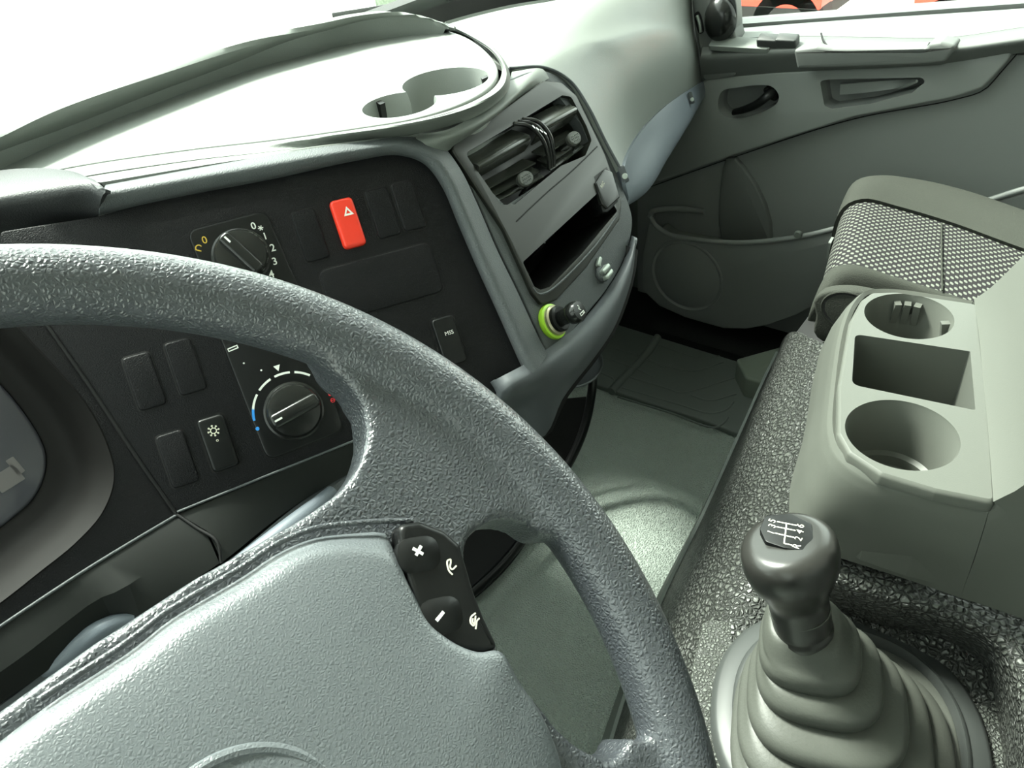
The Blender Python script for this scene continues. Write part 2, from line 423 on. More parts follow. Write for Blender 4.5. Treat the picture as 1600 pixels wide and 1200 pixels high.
# planes of the dashboard
_t, _ph, _rl = .626, .4245, .044
_u = np.array([math.cos(_ph), -math.sin(_ph), 0]); _v = np.array([-math.sin(_ph)*math.sin(_t), -math.cos(_ph)*math.sin(_t), -math.cos(_t)])
_U = _u*math.cos(_rl) + _v*math.sin(_rl); _V = -_u*math.sin(_rl) + _v*math.cos(_rl)
SP = Fr(Q(545, 350, d=.67), _U, -np.cross(_U, _V))                                    # switch panel
_TL, _TR, _BL = Q(697, 232, d=.71), Q(880, 135, d=.84), Q(840, 478, d=.745)
VP = Fr(_TL, _TR - _TL, -((_TR - _TL).cross(_BL - _TL)))                             # vent panel (normal fixed below)
if VP.n.dot(Vector(EYE) - _TL) < 0: VP = Fr(_TL, _TR - _TL, -VP.n)
KP = Fr((.152, .560, .695), (1, 0, 0), (0, -.80, .60))                               # cluster surround
_a, _b = .7317, -.0206
WP = Fr((-.0294, .1661, .787), (math.cos(_b), math.sin(_b), 0), (math.sin(_b)*math.sin(_a), -math.cos(_b)*math.sin(_a), math.cos(_a)))  # steering wheel
UPZ = lambda z: Fr((0, 0, z), (1, 0, 0), (0, 0, 1))
DR = lambda x: Fr((x, 0, 0), (0, -1, 0), (-1, 0, 0))                                  # door plane: u to the rear, v up
# ================================================================== the cab shell
def struct(name, bm, m, parent=None, smooth=False):
    o = bm_link(name, bm, m, parent, sharp=30)
    if not parent: o['kind'] = 'structure'
    return o
struct('floor', box_bm(-.60, 1.50, -.80, 1.06, -.05, 0), 'rubber_floor')
struct('ceiling', box_bm(-.60, 1.50, -.80, .62, 1.72, 1.78), 'headliner')
struct('wall_rear', box_bm(-.60, 1.50, -.84, -.80, -.05, 1.78), 'headliner')
struct('wall_front', box_bm(-.60, 1.50, 1.06, 1.10, -.05, .76), 'truck_dark')
YZ = lambda x: Fr((x, 0, 0), (0, 1, 0), (1, 0, 0))     # n=+x, u=+y, v = n x u = +z
def side_wall(name, x0, x1, hole, m):
    F = YZ(0); o = bm_link(name, plate_bm(F, [(-.80, -.05), (1.10, -.05), (1.10, .74), (.62, 1.78), (-.80, 1.78)], x0, x1), m, sharp=30)
    if not o.get('kind'): o['kind'] = 'structure'
    return cut(o, [plate_bm(F, hole, x0 - .05, x1 + .05)])
SILL = lambda y: .7295 - .124 * y
side_wall('wall_right', 1.445, 1.50, [(-.35, SILL(-.35)), (.66, SILL(.66)), (.60, 1.00), (.42, 1.55), (-.35, 1.58)], 'door_dark')
side_wall('wall_left', -.60, -.545, [(-.35, .70), (.80, .66), (.78, .90), (.44, 1.60), (-.35, 1.62)], 'door_dark')
for i, (a, b) in enumerate([((-.56, 1.005, .74), (-.56, .60, 1.72)), ((1.46, 1.005, .74), (1.46, .60, 1.72))]):
    o = tube('trim_%d' % (i + 1), [a, ((a[0]+b[0])/2, (a[1]+b[1])/2 + .01, (a[2]+b[2])/2), b], .035, 'door_dark'); o['kind'] = 'structure'
o = bm_link('window_1', grid_bm(np.array([[(x, .60 + (1.72-z)/(1.72-.74)*.42 + .06*(1 - ((x-.45)/1.0)**2), z) for x in np.linspace(-.56, 1.46, 16)] for z in (1.72, 1.4, 1.07, .74)]), .005), 'glass', sharp=60); o['kind'] = 'structure'
o = bm_link('window_2', plate_bm(YZ(0), [(-.36, SILL(-.36)-.01), (.66, SILL(.66)-.01), (.60, 1.0), (.42, 1.56), (-.36, 1.59)], 1.470, 1.474), 'glass'); o['kind'] = 'structure'
o = bm_link('window_3', plate_bm(YZ(0), [(-.36, .69), (.80, .65), (.78, .90), (.44, 1.61), (-.36, 1.63)], -.574, -.570), 'glass'); o['kind'] = 'structure'

# ================================================================== outside
tag(struct('yard_ground', box_bm(-60, 60, -60, 60, -1.25, -1.20), 'concrete'), kind='structure')
wl = bm_link('boundary_wall', box_bm(5.8, 9.5, 5.9, 6.3, -1.2, 1.6), 'wall_out')
tag(wl, 'green-grey boundary wall outside beyond the windscreen', 'wall')
def red_truck(cx, cy, ln, label, grp):
    t = thing('red_truck', (cx, cy, -1.2), label, 'truck', grp)
    F = Fr((cx, cy, -1.2), (0, -1, 0), (-1, 0, 0))
    plate('side_panel', F, rrect(0, .95, ln, .95, .03), -.9, 0, 'truck_red', t, .01)
    for k in (-1, 0, 1):
        plate('rib', F, rrect(k * ln * .31, .98, ln * .25, .55, .03), 0, .03, 'truck_red', t, .01)
    plate('skirt', F, rrect(0, .42, ln * .98, .12, .01), -.9, .0, 'truck_dark', t)
    plate('bumper_bar', F, rrect(0, .30, ln * .96, .08, .03), -.02, .04, 'truck_red', t, .01)
    for k in (-.3, .3):
        bm_link('wheel', lathe_bm(F, [(0, -.28), (.30, -.28), (.33, -.24), (.33, -.04), (.30, 0), (.18, .0), (.16, -.05), (0, -.05)], (k * ln, .33)), 'truck_dark', t)
red_truck(7.0, 2.98, 1.43, 'red truck body outside the passenger window, nearer the windscreen pillar', None)
red_truck(7.0, .78, 1.55, 'red truck body outside the passenger window, at the right edge of view', None)
wp = thing('windscreen_wiper', Q(700, 5, d=1.30), 'thin black windscreen wiper lying across the glass above the dash tray', 'wiper')
tube('blade', [Q(520, 26, d=1.45), Q(640, 6, d=1.42), Q(720, -14, d=1.40)], .003, 'black_smooth', wp, flat=2.2)
tube('arm', [Q(640, 4, d=1.43), Q(740, -8, d=1.42), Q(900, -40, d=1.38)], .005, 'black_smooth', wp)

# ================================================================== dashboard
DB = thing('dashboard', (.55, .75, .0), 'wide grey truck dashboard with black switch panel and open top tray', 'dashboard')
# --- top tray: floor, far wall, rounded near wall, two cup holes
ZT = .822
floor_px = [(-60, 300), (100, 262), (300, 232), (430, 217), (560, 199), (650, 184), (720, 162), (762, 138), (778, 112), (760, 80), (722, 55), (680, 44), (620, 42), (560, 52), (400, 100), (250, 155), (100, 214), (-60, 282)]
tf = plate('top_tray', UPZ(ZT), cr(UPZ(0).px([], 0) or UPZ(ZT).px(floor_px), 140, True), -.075, 0, 'dash_top', DB, .002)
near = [(-60, 303), (100, 264), (300, 234), (430, 219), (560, 201), (650, 186), (724, 164), (768, 140), (784, 112), (766, 80), (728, 56), (700, 44)]
near_o = [(-60, 307), (100, 268), (300, 238), (430, 223), (560, 205), (652, 190), (728, 169), (776, 143), (790, 114), (772, 80), (733, 54), (706, 41)]
near_b = [(-60, 318), (100, 281), (300, 250), (430, 236), (560, 219), (655, 208), (735, 186), (786, 152), (797, 118), (777, 80), (738, 52), (710, 38)]
loft('tray_near_wall', [[Q(*p, z=ZT-.004) for p in near], [Q(*p, z=ZT+.003) for p in near_o], [Q(*p, z=z) for p, z in zip(near_b, [.828, .828, .826, .821, .814, .809, .809, .809, .809, .809, .809, .809])]], 'dash_light', DB, 90, 14, .003, sharp=60)
fb = [(-160, 325), (-60, 280), (0, 256), (100, 216), (250, 157), (400, 102), (500, 68), (560, 52), (620, 43), (665, 44), (696, 50)]
ft = [(-160, 280), (-60, 238), (0, 212), (100, 170), (250, 115), (400, 65), (500, 40), (560, 27), (620, 22), (672, 30), (712, 46)]
fbk = [Q(*p, z=ZT-.002) for p in fb]; ftp = [Q(*p, z=ZT+h_) for p, h_ in zip(ft, [.032]*7 + [.031, .028, .018, .005])]
ftp2 = [p + Vector((0, .014, .002)) for p in ftp]
loft('tray_far_wall', [fbk, ftp, ftp2, [p + Vector((0, .02, -.06)) for p in ftp2]], 'dash_light', DB, 70, 18, .003, sharp=50)
def circ(F, pts, w=0):
    A = np.array(F.px(pts, w)); c = np.linalg.lstsq(np.c_[2*A, np.ones(len(A))], (A**2).sum(1), rcond=None)[0]
    return (c[0], c[1]), math.sqrt(c[2] + c[0]**2 + c[1]**2)
TP = UPZ(ZT)
c1, r1 = circ(TP, [(638, 126), (665, 112), (705, 105), (745, 112), (768, 123)])
c2, r2 = circ(TP, [(565, 168), (575, 158), (600, 152), (566, 174), (590, 181), (640, 181)])
c2 = (c1[0] * .0 + c2[0], c2[1]); r2 = min(max(r2, .034), .042); r1 = min(max(r1, .036), .046)
cup = lambda c, r, z: lathe_bm(UPZ(z), [(0, -.062), (r*.86, -.062), (r*.98, -.004), (r, 0), (r, .02), (0, .02)], c, 48)
mid = ((c1[0]+c2[0])/2, (c1[1]+c2[1])/2)
cut(tf, [cup(c1, r1, ZT), cup(c2, r2, ZT), plate_bm(TP, rrect(mid[0], mid[1], .045, .03, .006, math.atan2(c1[1]-c2[1], c1[0]-c2[0])), -.05, .02)])
for (px_, c, r) in (((742, 118), c1, r1), ((613, 160), c2, r2)):
    a, b = TP.uv(*px_); d = Vector((c[0]-a, c[1]-b)).normalized()
    n0 = Vector((c[0], c[1])) - d * r
    F = Fr((n0.x, n0.y, ZT-.002), (d.x, d.y, 0), (d.y, -d.x, 0))
    bm_link('cup_clip', plate_bm(F, [(-.002, 0), (.007, -.002), (.003, -.05), (-.002, -.05)], -.003, .003), 'black_smooth', DB)
# --- lip around the switch panel
lo = [(165, 289), (300, 264), (430, 241), (560, 222), (640, 214), (688, 226), (718, 262), (745, 317), (775, 387), (808, 455), (842, 528), (856, 553)]
lc = [(160, 303), (300, 279), (430, 257), (560, 235), (630, 228), (673, 243), (702, 280), (729, 340), (759, 410), (792, 482), (824, 552), (838, 578)]
li = [(155, 336), (300, 306), (430, 281), (560, 252), (620, 244), (661, 257), (689, 292), (712, 345), (742, 415), (775, 487), (806, 557), (822, 592)]
lz = [.828, .826, .822, .816, .808, None] + [None] * 6
LO = [Q(*p, z=z) if z else SP.P(*p, w=-.004) for p, z in zip(lo, lz)]
loft('panel_surround', [LO, [SP.P(*p, w=.013) for p in lc], [SP.P(*p, w=.008) for p in [((a[0]*.3+b[0]*.7), (a[1]*.3+b[1]*.7)) for a, b in zip(lc, li)]], [SP.P(*p, w=-.004) for p in li]], 'dash_mid', DB, 110, 20, .003, sharp=60)
loft('dash_lip_top', [[Q(*p, z=z) for p, z in zip(near_b[1:6], (.827, .825, .820, .813, .808))], LO[:5], [p + Vector((0, 0, -.006)) for p in LO[:5]]], 'dash_light', DB, 40, 6, .003)
# --- switch panel
pan = [(70, 505), (0, 402), (0, 362), (150, 338), (300, 300), (430, 275), (560, 247), (618, 238), (668, 252), (697, 290), (718, 345), (748, 415), (781, 487), (812, 557), (828, 596), (700, 642), (560, 690), (420, 745), (277, 803), (215, 712), (140, 605)]
plate('switch_panel', SP, rpoly(SP.px(pan), .004), -.02, 0, 'black', DB, .001)
tube('panel_groove', [SP.P(68, 500, .0), SP.P(140, 603, .0), SP.P(212, 712, .0), SP.P(276, 804, .0)], .0016, 'void', DB)
tube('panel_lower_ridge', [SP.P(277, 800, .001), SP.P(420, 742, .001), SP.P(560, 686, .001), SP.P(640, 655, .001)], .0010, 'dash_mid', DB)
# blank covers and rockers, sizes in metres on the panel
def on(px, py): return SP.uv(px, py)
HZ = on(543, 350)
def rocker(name, c, m, parent, w=.021, h=.044, w0=-.001, w1=.0015, rot=0, bev=.001, rim=True):
    o = plate(name, SP, rrect(c[0], c[1], w, h, .004, rot), w0, w1, m, parent, bev)
    return o
ROT = -.02
def blank(px, py, w=.021, h=.044, r=.004):
    c = on(px, py)
    rim = plate_bm(SP, rrect(c[0], c[1], w + .0022, h + .0022, r + .001, ROT), -.001, .0002, .0001, 2)
    o = bm_link('blank_cover', rim, 'void', DB)
    plate('cover_face', SP, rrect(c[0], c[1], w, h, r, ROT), -.001, .0021, 'black', o, .0014)
    return o
for p in ((485, 368), (598, 333), (638, 322), (226, 596), (290, 573), (278, 717)): blank(*p)
blank(598, 440, .103, .046, .008)
# hazard switch
hz = plate('hazard_switch', SP, rrect(HZ[0], HZ[1], .0205, .043, .0045, ROT), -.001, .006, 'red', DB, .003, seg=5)
tri = lambda s, cx, cy: [(cx - s*.5, cy - s*.40), (cx + s*.5, cy - s*.40), (cx, cy + s*.5)]
bmm = bmesh.new(); cx, cy = on(542, 333)
T1 = np.array(tri(.0088, cx, cy)); T2 = np.array(tri(.0040, cx, cy - .0003))
for i in range(3):
    j = (i+1) % 3; plate_bm(SP, [T1[i], T1[j], T2[j], T2[i]], .0058, .0064, bm=bmm)
bm_link('warning_triangle', bmm, 'white', hz)
hz['label'] = 'red hazard switch with a white triangle'
# air conditioning switch with snowflake
cx, cy = on(341, 692)
plate('switch_recess', SP, rrect(cx, cy, .0245, .0475, .005, ROT), -.001, .0004, 'void', DB)
ac = plate('rocker_switch', SP, rrect(cx, cy, .0215, .0445, .0045, ROT), -.001, .005, 'black_smooth', DB, .0025, seg=5)
sx, sy = on(334, 673); ms = []
for k in range(8):
    a = k * math.pi / 4; d = np.array([math.cos(a), math.sin(a)]); c0 = np.array([sx, sy])
    ms.append(stroke(SP, c0 + d*.0022, c0 + d*.0048, .0007))
    for s in (-.6, .6):
        e = np.array([math.cos(a+s), math.sin(a+s)]); ms.append(stroke(SP, c0 + d*.0033, c0 + d*.0033 + e*.0013, .0005))
ms.append(arc_band((sx, sy), .0022, .0007, 0, 2*math.pi, 20))
x2, y2 = on(340, 688); ms += [arc_band((x2, y2), .0008, .0004, 0, 2*math.pi, 8)]
bm_link('snowflake_symbol', mark_bm(SP, ms, .005), 'cream', ac)
# MSS switch
cx, cy = on(701, 533)
plate('switch_recess', SP, rrect(cx, cy, .0245, .0475, .005, ROT), -.001, .0004, 'void', DB)
mssw = plate('rocker_switch', SP, rrect(cx, cy, .0215, .0445, .0045, ROT), -.001, .004, 'black_smooth', DB, .002, seg=5)
tx, ty = on(700, 521); bm_link('switch_lettering', text_bm(SP, 'MSS', tx, ty, .0036, .0041, ROT), 'white', mssw)
# dials
def dial(pxc, bez, rad, grip_rot, plate_name):
    c = on(*pxc)
    pl = plate(plate_name, SP, rpoly(bez, .009), -.001, .0035, 'black_smooth', DB, .0018)
    plate('bezel_groove', SP, rpoly(inset(bez[::-1] if area(bez) < 0 else bez, -.0012), .010), -.001, .0006, 'void', DB)
    kn = lathe('dial_knob', SP, [(0, .003), (rad+.0015, .003), (rad+.0015, .0045), (rad, .0052), (rad*.97, .010), (rad*.90, .0125), (rad*.7, .0135), (0, .0135)], 'gloss', DB, c, 56)
    g_ = []
    L = rad * .93; G0 = plate_bm(SP, rrect(c[0], c[1], 2*L, rad*.52, rad*.20, grip_rot), .012, .0205, .003, 4)
    gr = bm_link('grip_bar', G0, 'gloss', kn)
    d = np.array([math.cos(grip_rot), math.sin(grip_rot)])
    bm_link('pointer_mark', mark_bm(SP, [stroke(SP, np.array(c) + d*L*.55, np.array(c) + d*L*.85, .0015)], .0205), 'white', gr)
    return pl, c
# fan dial: square bezel spans two thirds of the panel height above the wheel rim
U1 = SP.uv(283, 365); U2 = SP.uv(420, 322)
c = on(374, 392)
bz1 = [(c[0]-.034, c[1]+.026), (c[0]+.031, c[1]+.0265), (c[0]+.036, c[1]-.050), (c[0]-.033, c[1]-.050)]
pl1, c1d = dial((377, 402), bz1, .0218, math.radians(118), 'fan_dial_plate')
bmw = bmesh.new()
for ch, (tx, ty), s in (('0', (396, 355), .0058), ('1', (414, 371), .0058), ('2', (426, 389), .0062), ('3', (429, 410), .0062), ('4', (424, 430), .0062)):
    a, b = on(tx, ty); text_bm(SP, ch, a, b, s, .0035, 0, bm=bmw, bold=.0001)
a, b = on(407, 358)
for k in range(3): mark_bm(SP, [stroke(SP, (a - .0022*math.cos(k*1.05), b - .0022*math.sin(k*1.05)), (a + .0022*math.cos(k*1.05), b + .0022*math.sin(k*1.05)), .0008)], .0035, bm=bmw)
bm_link('dial_numbers', bmw, 'white', pl1)
a, b = on(320, 377); a3, b3 = on(311, 389); bmw = text_bm(SP, '0', a, b, .006, .0035, 0)
mark_bm(SP, [arc_band((a3, b3), .0024, .0008, .3, 3.6, 10), stroke(SP, (a3-.003, b3-.0005), (a3+.001, b3-.003), .0008)], .0035, bm=bmw)
bm_link('dial_symbols', bmw, 'yellow', pl1)
# temperature dial
c = on(459, 640)
bz2 = [(c[0]-.036, c[1]+.088), (c[0]+.034, c[1]+.086), (c[0]+.0335, c[1]-.031), (c[0]-.034, c[1]-.033)]
pl2, c2d = dial((459, 642), bz2, .0230, math.radians(190), 'temperature_dial_plate')
cc = c2d; R_ = .0325
def apx(px, py): a, b = on(px, py); return math.atan2(b - cc[1], a - cc[0])
seg_w = [((411, 622), (424, 600)), ((424, 603), (440, 594)), ((443, 594), (463, 588)), ((468, 589), (483, 596))]
ab = apx(408, 660); ar = apx(507, 620)
if ab < 0: ab += 2*math.pi
bmw = bmesh.new(); step = (ab - ar) / 8.0
mark_bm(SP, [arc_band(cc, R_, .0018, ar + step*(1.9 + k*1.35), ar + step*(2.95 + k*1.35), 8) for k in range(4)], .0035, bm=bmw)
tx, ty = on(433, 575); mark_bm(SP, [[(tx-.0028, ty+.002), (tx+.0028, ty+.002), (tx, ty-.003)]], .0035, bm=bmw)
for p in ((381, 568), (408, 579)): a, b = on(*p); mark_bm(SP, [arc_band((a, b), .0004, .0008, 0, 2*math.pi, 8)], .0035, bm=bmw)
a, b = on(364, 545); q = np.array(rrect(a, b, .0085, .003, .0002, .1)); q2 = np.array(rrect(a, b, .0070, .0013, .0002, .1))
for i in range(len(q)): mark_bm(SP, [[q[i-1], q[i], q2[i], q2[i-1]]], .0035, bm=bmw)
bm_link('scale_marks', bmw, 'white', pl2)
bm_link('cold_marks', mark_bm(SP, [arc_band(cc, R_, .0020, ab - step*1.1, ab - step*.25, 8), arc_band((cc[0]+R_*math.cos(ab+.12), cc[1]+R_*math.sin(ab+.12)), .0008, .0016, 0, 2*math.pi, 10)], .0035), 'blue', pl2)
bm_link('hot_marks', mark_bm(SP, [arc_band(cc, R_, .0022, ar + step*.35, ar + step*1.4, 8), arc_band((cc[0]+R_*math.cos(ar), cc[1]+R_*math.sin(ar)), .0007, .0014, 0, 2*math.pi, 10), arc_band((cc[0]+(R_+.0005)*math.cos(ar-.17), cc[1]+(R_+.0005)*math.sin(ar-.17)), .0018, .0006, 0, 2*math.pi, 6), stroke(SP, (cc[0]+(R_-.001)*math.cos(ar-.17), cc[1]+(R_-.001)*math.sin(ar-.17)), (cc[0]+(R_+.002)*math.cos(ar-.17), cc[1]+(R_+.002)*math.sin(ar-.17)), .0006)], .0035), 'redp', pl2)
# --- instrument cluster surround
ko = [(20, 430), (73, 512), (140, 608), (210, 714), (258, 785), (274, 806), (200, 850), (130, 893), (60, 939), (0, 979), (-120, 1062)]
ki = [(0, 480), (38, 525), (85, 575), (132, 630), (165, 690), (178, 745), (160, 800), (118, 848), (60, 895), (0, 942), (-120, 1025)]
kl = [(-40, 560), (0, 598), (24, 625), (46, 655), (63, 683), (73, 712), (70, 745), (52, 780), (25, 805), (0, 825), (-80, 880)]
loft('cluster_surround', [[KP.P(*p) for p in ko], [KP.P(*p) for p in ki]], 'black', DB, 60, 6, .003)
def mixp(a, b, t): return [((1-t)*p[0]+t*q[0], (1-t)*p[1]+t*q[1]) for p, q in zip(a, b)]
loft('cluster_recess', [[KP.P(*p, w=.001) for p in ki], [KP.P(*p, w=-.010) for p in mixp(ki, kl, .25)], [KP.P(*p, w=-.030) for p in mixp(ki, kl, .62)], [KP.P(*p, w=-.036) for p in kl]], 'recess', DB, 60, 16, .002, sharp=60)
lens = plate('cluster_lens', KP, cr([KP.uv(*p, w=-.034) for p in kl + [(-160, 860), (-160, 600)]], 70, True), -.045, -.034, 'lens', DB, .003)
for p, w_, h_ in (((12, 748), .018, .014), ((24, 728), .006, .014)):
    a, b = KP.uv(*p, w=-.034); plate('display_segment', KP, rrect(a, b, w_, h_, .001), -.0345, -.0335, 'lcd', lens)
# --- binnacle hood
hb = [(-260, 340), (-100, 300), (0, 275), (90, 268), (150, 276), (168, 290)]
hf = [(-260, 390), (-100, 335), (0, 302), (90, 288), (145, 286), (166, 298)]
hm = [(-260, 410), (-100, 352), (0, 320), (90, 305), (140, 300), (160, 306)]
hd = [(-260, 460), (-100, 400), (0, 367), (75, 353), (130, 345), (152, 344)]
hrows = [[Q(*p, z=.838) + Vector((0, .03, -.002)) for p in hb], [Q(*p, z=.842) for p in hf], [Q(*p, z=.836) for p in hm], [Q(*p, z=.805) for p in hd]]
left_ = lambda r_, dx=.40, dy=-.02: [r_[0] + Vector((-dx, dy - .03, -.01)), r_[0] + Vector((-dx*.5, dy*.3, 0))] + r_
loft('dash_top_left', [left_(hrows[0])[:4], [p + Vector((0, .12, -.04)) for p in left_(hrows[0])[:4]], [Vector((p.x, 1.06, .70)) for p in left_(hrows[0])[:4]]], 'dash_mid', DB, 30, 10, .004)
plate('cluster_backing', KP, [(-.68, -.14), (-.02, -.14), (-.02, .16), (-.68, .16)], -.066, -.058, 'recess', DB)
plate('cluster_end_panel', KP, rrect(-.60, .0, .20, .34, .02), -.056, 0, 'black', DB, .004)
loft('binnacle_hood', [left_(r_) for r_ in hrows], 'hood', DB, 60, 20, .004, sharp=60)
# --- lower fascia and knee trim
f0 = [(-140, 1075), (0, 979), (130, 893), (205, 847), (276, 805)]
f0b = [(279, 803), (420, 745), (560, 686), (650, 650)]
f1 = [(-140, 1180), (0, 1083), (62, 1040), (125, 986), (160, 957), (186, 946), (207, 945), (270, 897), (337, 846)]
f2 = [(-140, 1196), (0, 1099), (66, 1054), (130, 1002), (166, 972), (192, 961), (222, 961), (280, 922), (343, 880)]
f1b = [(342, 846), (450, 770), (585, 698), (660, 660)]
f2b = [(348, 878), (458, 792), (590, 715), (665, 672)]
loft('lower_fascia', [[r_[0] + Vector((-.42, 0, 0))] + r_ for r_ in ([KP.P(*p) for p in f0], [Q(*p, z=.600) for p in f1], [Q(*p, z=.588) for p in f2])], 'fascia', DB, 60, 3, .004, sharp=25)
loft('lower_fascia', [[SP.P(*p) for p in f0b], [Q(*p, z=.600) for p in f1b], [Q(*p, z=.588) for p in f2b]], 'fascia', DB, 40, 3, .004, sharp=25)
tube('fascia_edge', [KP.P(*p, w=.0006) for p in f0], .0012, 'dash_mid', DB)
tube('fascia_groove', [SP.P(277, 804, .0004), Q(308, 825, z=.610), Q(339, 846, z=.6015), Q(346, 880, z=.589)], .0013, 'void', DB, n=24)
def qz(l, z): return [Q(*p, z=z) for p in l]
t0 = qz([(-140, 1200), (0, 1103), (130, 1007), (222, 950), (345, 884), (470, 785), (590, 712), (680, 650)], .586) + [Q(740, 612, z=.592)] + [VP.P(*p, w=w_) for p, w_ in (((780, 590), .002), ((818, 570), .006), ((848, 550), .004))] + [VP.P(*p, w=-.002) for p in [(905, 505), (950, 450), (974, 408), (987, 368)]]
t1 = [Q(*p, z=.578) for p in [(-140, 1222), (0, 1126), (130, 1030), (230, 968), (352, 902), (480, 805), (600, 730), (690, 668)]] + [Q(750, 626, z=.585)] + [VP.P(*p, w=.010) for p in [(795, 606), (838, 588), (870, 562), (918, 512), (960, 457), (982, 412), (991, 372)]]
t2 = [Q(*p, z=.545) for p in [(-140, 1280), (0, 1180), (140, 1080), (245, 1010), (368, 940), (500, 850), (620, 775), (705, 715)]] + [Q(780, 655, z=.56), Q(822, 632, z=.57), Q(856, 612, z=.58), Q(888, 582, z=.59), Q(930, 530, z=.60), Q(966, 470, z=.61), Q(985, 425, z=.62), Q(992, 385, z=.635)]
t3 = [p + Vector((0, .02, -.05)) for p in t2[:8]] + [Q(790, 700, z=.51), Q(850, 682, z=.515), Q(880, 622, z=.54), Q(930, 557, z=.565), Q(958, 515, z=.58), Q(980, 460, z=.60), Q(989, 425, z=.615), Q(993, 388, z=.632)]
t0, t1, t2, t3 = [[r_[0] + Vector((-.40, 0, 0)), r_[0] + Vector((-.15, 0, 0))] + r_ for r_ in (t0, t1, t2, t3)]
loft('knee_trim', [t0, t1, t2, t3], 'lower_dash', DB, 120, 22, .004, sharp=70)
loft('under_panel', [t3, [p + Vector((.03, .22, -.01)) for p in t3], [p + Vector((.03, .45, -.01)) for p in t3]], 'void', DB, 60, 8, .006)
# raised handle pad on the knee trim, lower left
kp_ = [Q(*p, z=z) for p, z in (((62, 1056), .583), ((100, 1030), .585), ((150, 990), .587), ((185, 972), .586), ((212, 966), .584))]
tube('trim_bolster', kp_, lambda s: .004 + .005*math.sin(math.pi*s), 'bluegrey', DB, n=30)
tube('trim_bolster', [Q(*p, z=z) for p, z in (((350, 898), .583), ((420, 850), .584), ((490, 795), .585), ((520, 768), .583))], lambda s: .006 + .003*math.sin(math.pi*s), 'bluegrey', DB, n=30)
# --- centre stack frame and vent panel
cfo = [(704, 214), (722, 258), (748, 317), (778, 387), (811, 455), (845, 528), (860, 556), (905, 505), (950, 450), (974, 408), (986, 370), (988, 338), (970, 285), (945, 228), (915, 168), (886, 128), (850, 110), (800, 122), (750, 165)]
cf = plate('centre_frame', VP, cr(VP.px(cfo), 150, True), -.012, .0, 'dash_mid', DB, .002)
r0 = [(640, 212), (700, 202), (745, 176), (787, 144), (800, 112)]
r1_ = [(660, 222), (710, 213), (762, 186), (812, 145), (848, 108)]
r2_ = [(684, 246), (716, 225), (765, 190), (812, 152), (858, 122)]
loft('centre_frame_top', [[Q(640, 212, z=.806)] + [Q(*p, z=.809) for p in r0[1:]], [Q(*p, z=z) for p, z in zip(r1_, (.804, .803, .803, .803, .803))], [SP.P(*r2_[0], w=.002)] + [VP.P(*p, w=.0015) for p in r2_[1:]]], 'dash_light', DB, 50, 14, .004, sharp=70)
vo = [(699, 233), (844, 129), (872, 131), (897, 152), (941, 243), (967, 318), (964, 345), (912, 420), (866, 470), (842, 477), (828, 460), (784, 362)]
vpl = plate('vent_panel', VP, rpoly(VP.px(vo), [.008, .006, .006, .01, .03, .006, .008, .03, .006, .004, .006, .03]), -.03, .0045, 'vent_face', DB, .0015)
vent_hole = rpoly(VP.px([(722, 243), (818, 186), (874, 152), (888, 154), (912, 200), (920, 222), (910, 246), (872, 262), (838, 290), (800, 322), (778, 323), (750, 282)]), .006)
box_hole = rpoly(VP.px([(812, 412), (938, 296), (960, 332), (905, 398), (855, 450), (840, 455), (830, 450)]), .003)
cut(vpl, [plate_bm(VP, vent_hole, -.028, .02)])
cut(cf, [plate_bm(VP, rpoly(VP.px([(722, 243), (818, 186), (874, 152), (905, 190), (920, 222), (910, 246), (838, 290), (790, 322), (750, 282)]), .004), -.05, .02)])
plate('vent_cavity', VP, VP.px([(715, 240), (870, 148), (925, 222), (905, 262), (790, 330), (750, 290)]), -.034, -.0285, 'void', DB)
# storage opening: the panel is cut, a dark box stands behind it
cut(vpl, [plate_bm(VP, box_hole, -.1, .02)]); cut(cf, [plate_bm(VP, box_hole, -.1, .02)])
bmv = bmesh.new(); bh = box_hole if area(box_hole) > 0 else box_hole[::-1]
A = [bmv.verts.new(VP.p(a, b, .003)) for a, b in bh]; B = [bmv.verts.new(VP.p(a, b, -.09)) for a, b in bh]
for i in range(len(bh)): bmv.faces.new((A[i-1], A[i], B[i], B[i-1]))
bmv.faces.new(B); bm_link('storage_box', bmv, 'void', DB)
tube('storage_rim', [VP.P(*p, w=.004) for p in [(963, 338), (935, 378), (905, 412), (870, 446), (852, 458), (840, 459), (832, 450)]], .0013, 'dash_mid', DB, n=50)
loft('storage_divider', [[VP.P(845, 352, -.006), VP.P(850, 380, -.004)], [VP.P(800, 400, -.06), VP.P(812, 425, -.05)]], 'black_smooth', DB, 4, 4, .002)
tube('trim_groove', [VP.P(*p, w=.0046) for p in [(807, 346), (850, 305), (895, 266), (933, 229)]], .0007, 'void', DB)
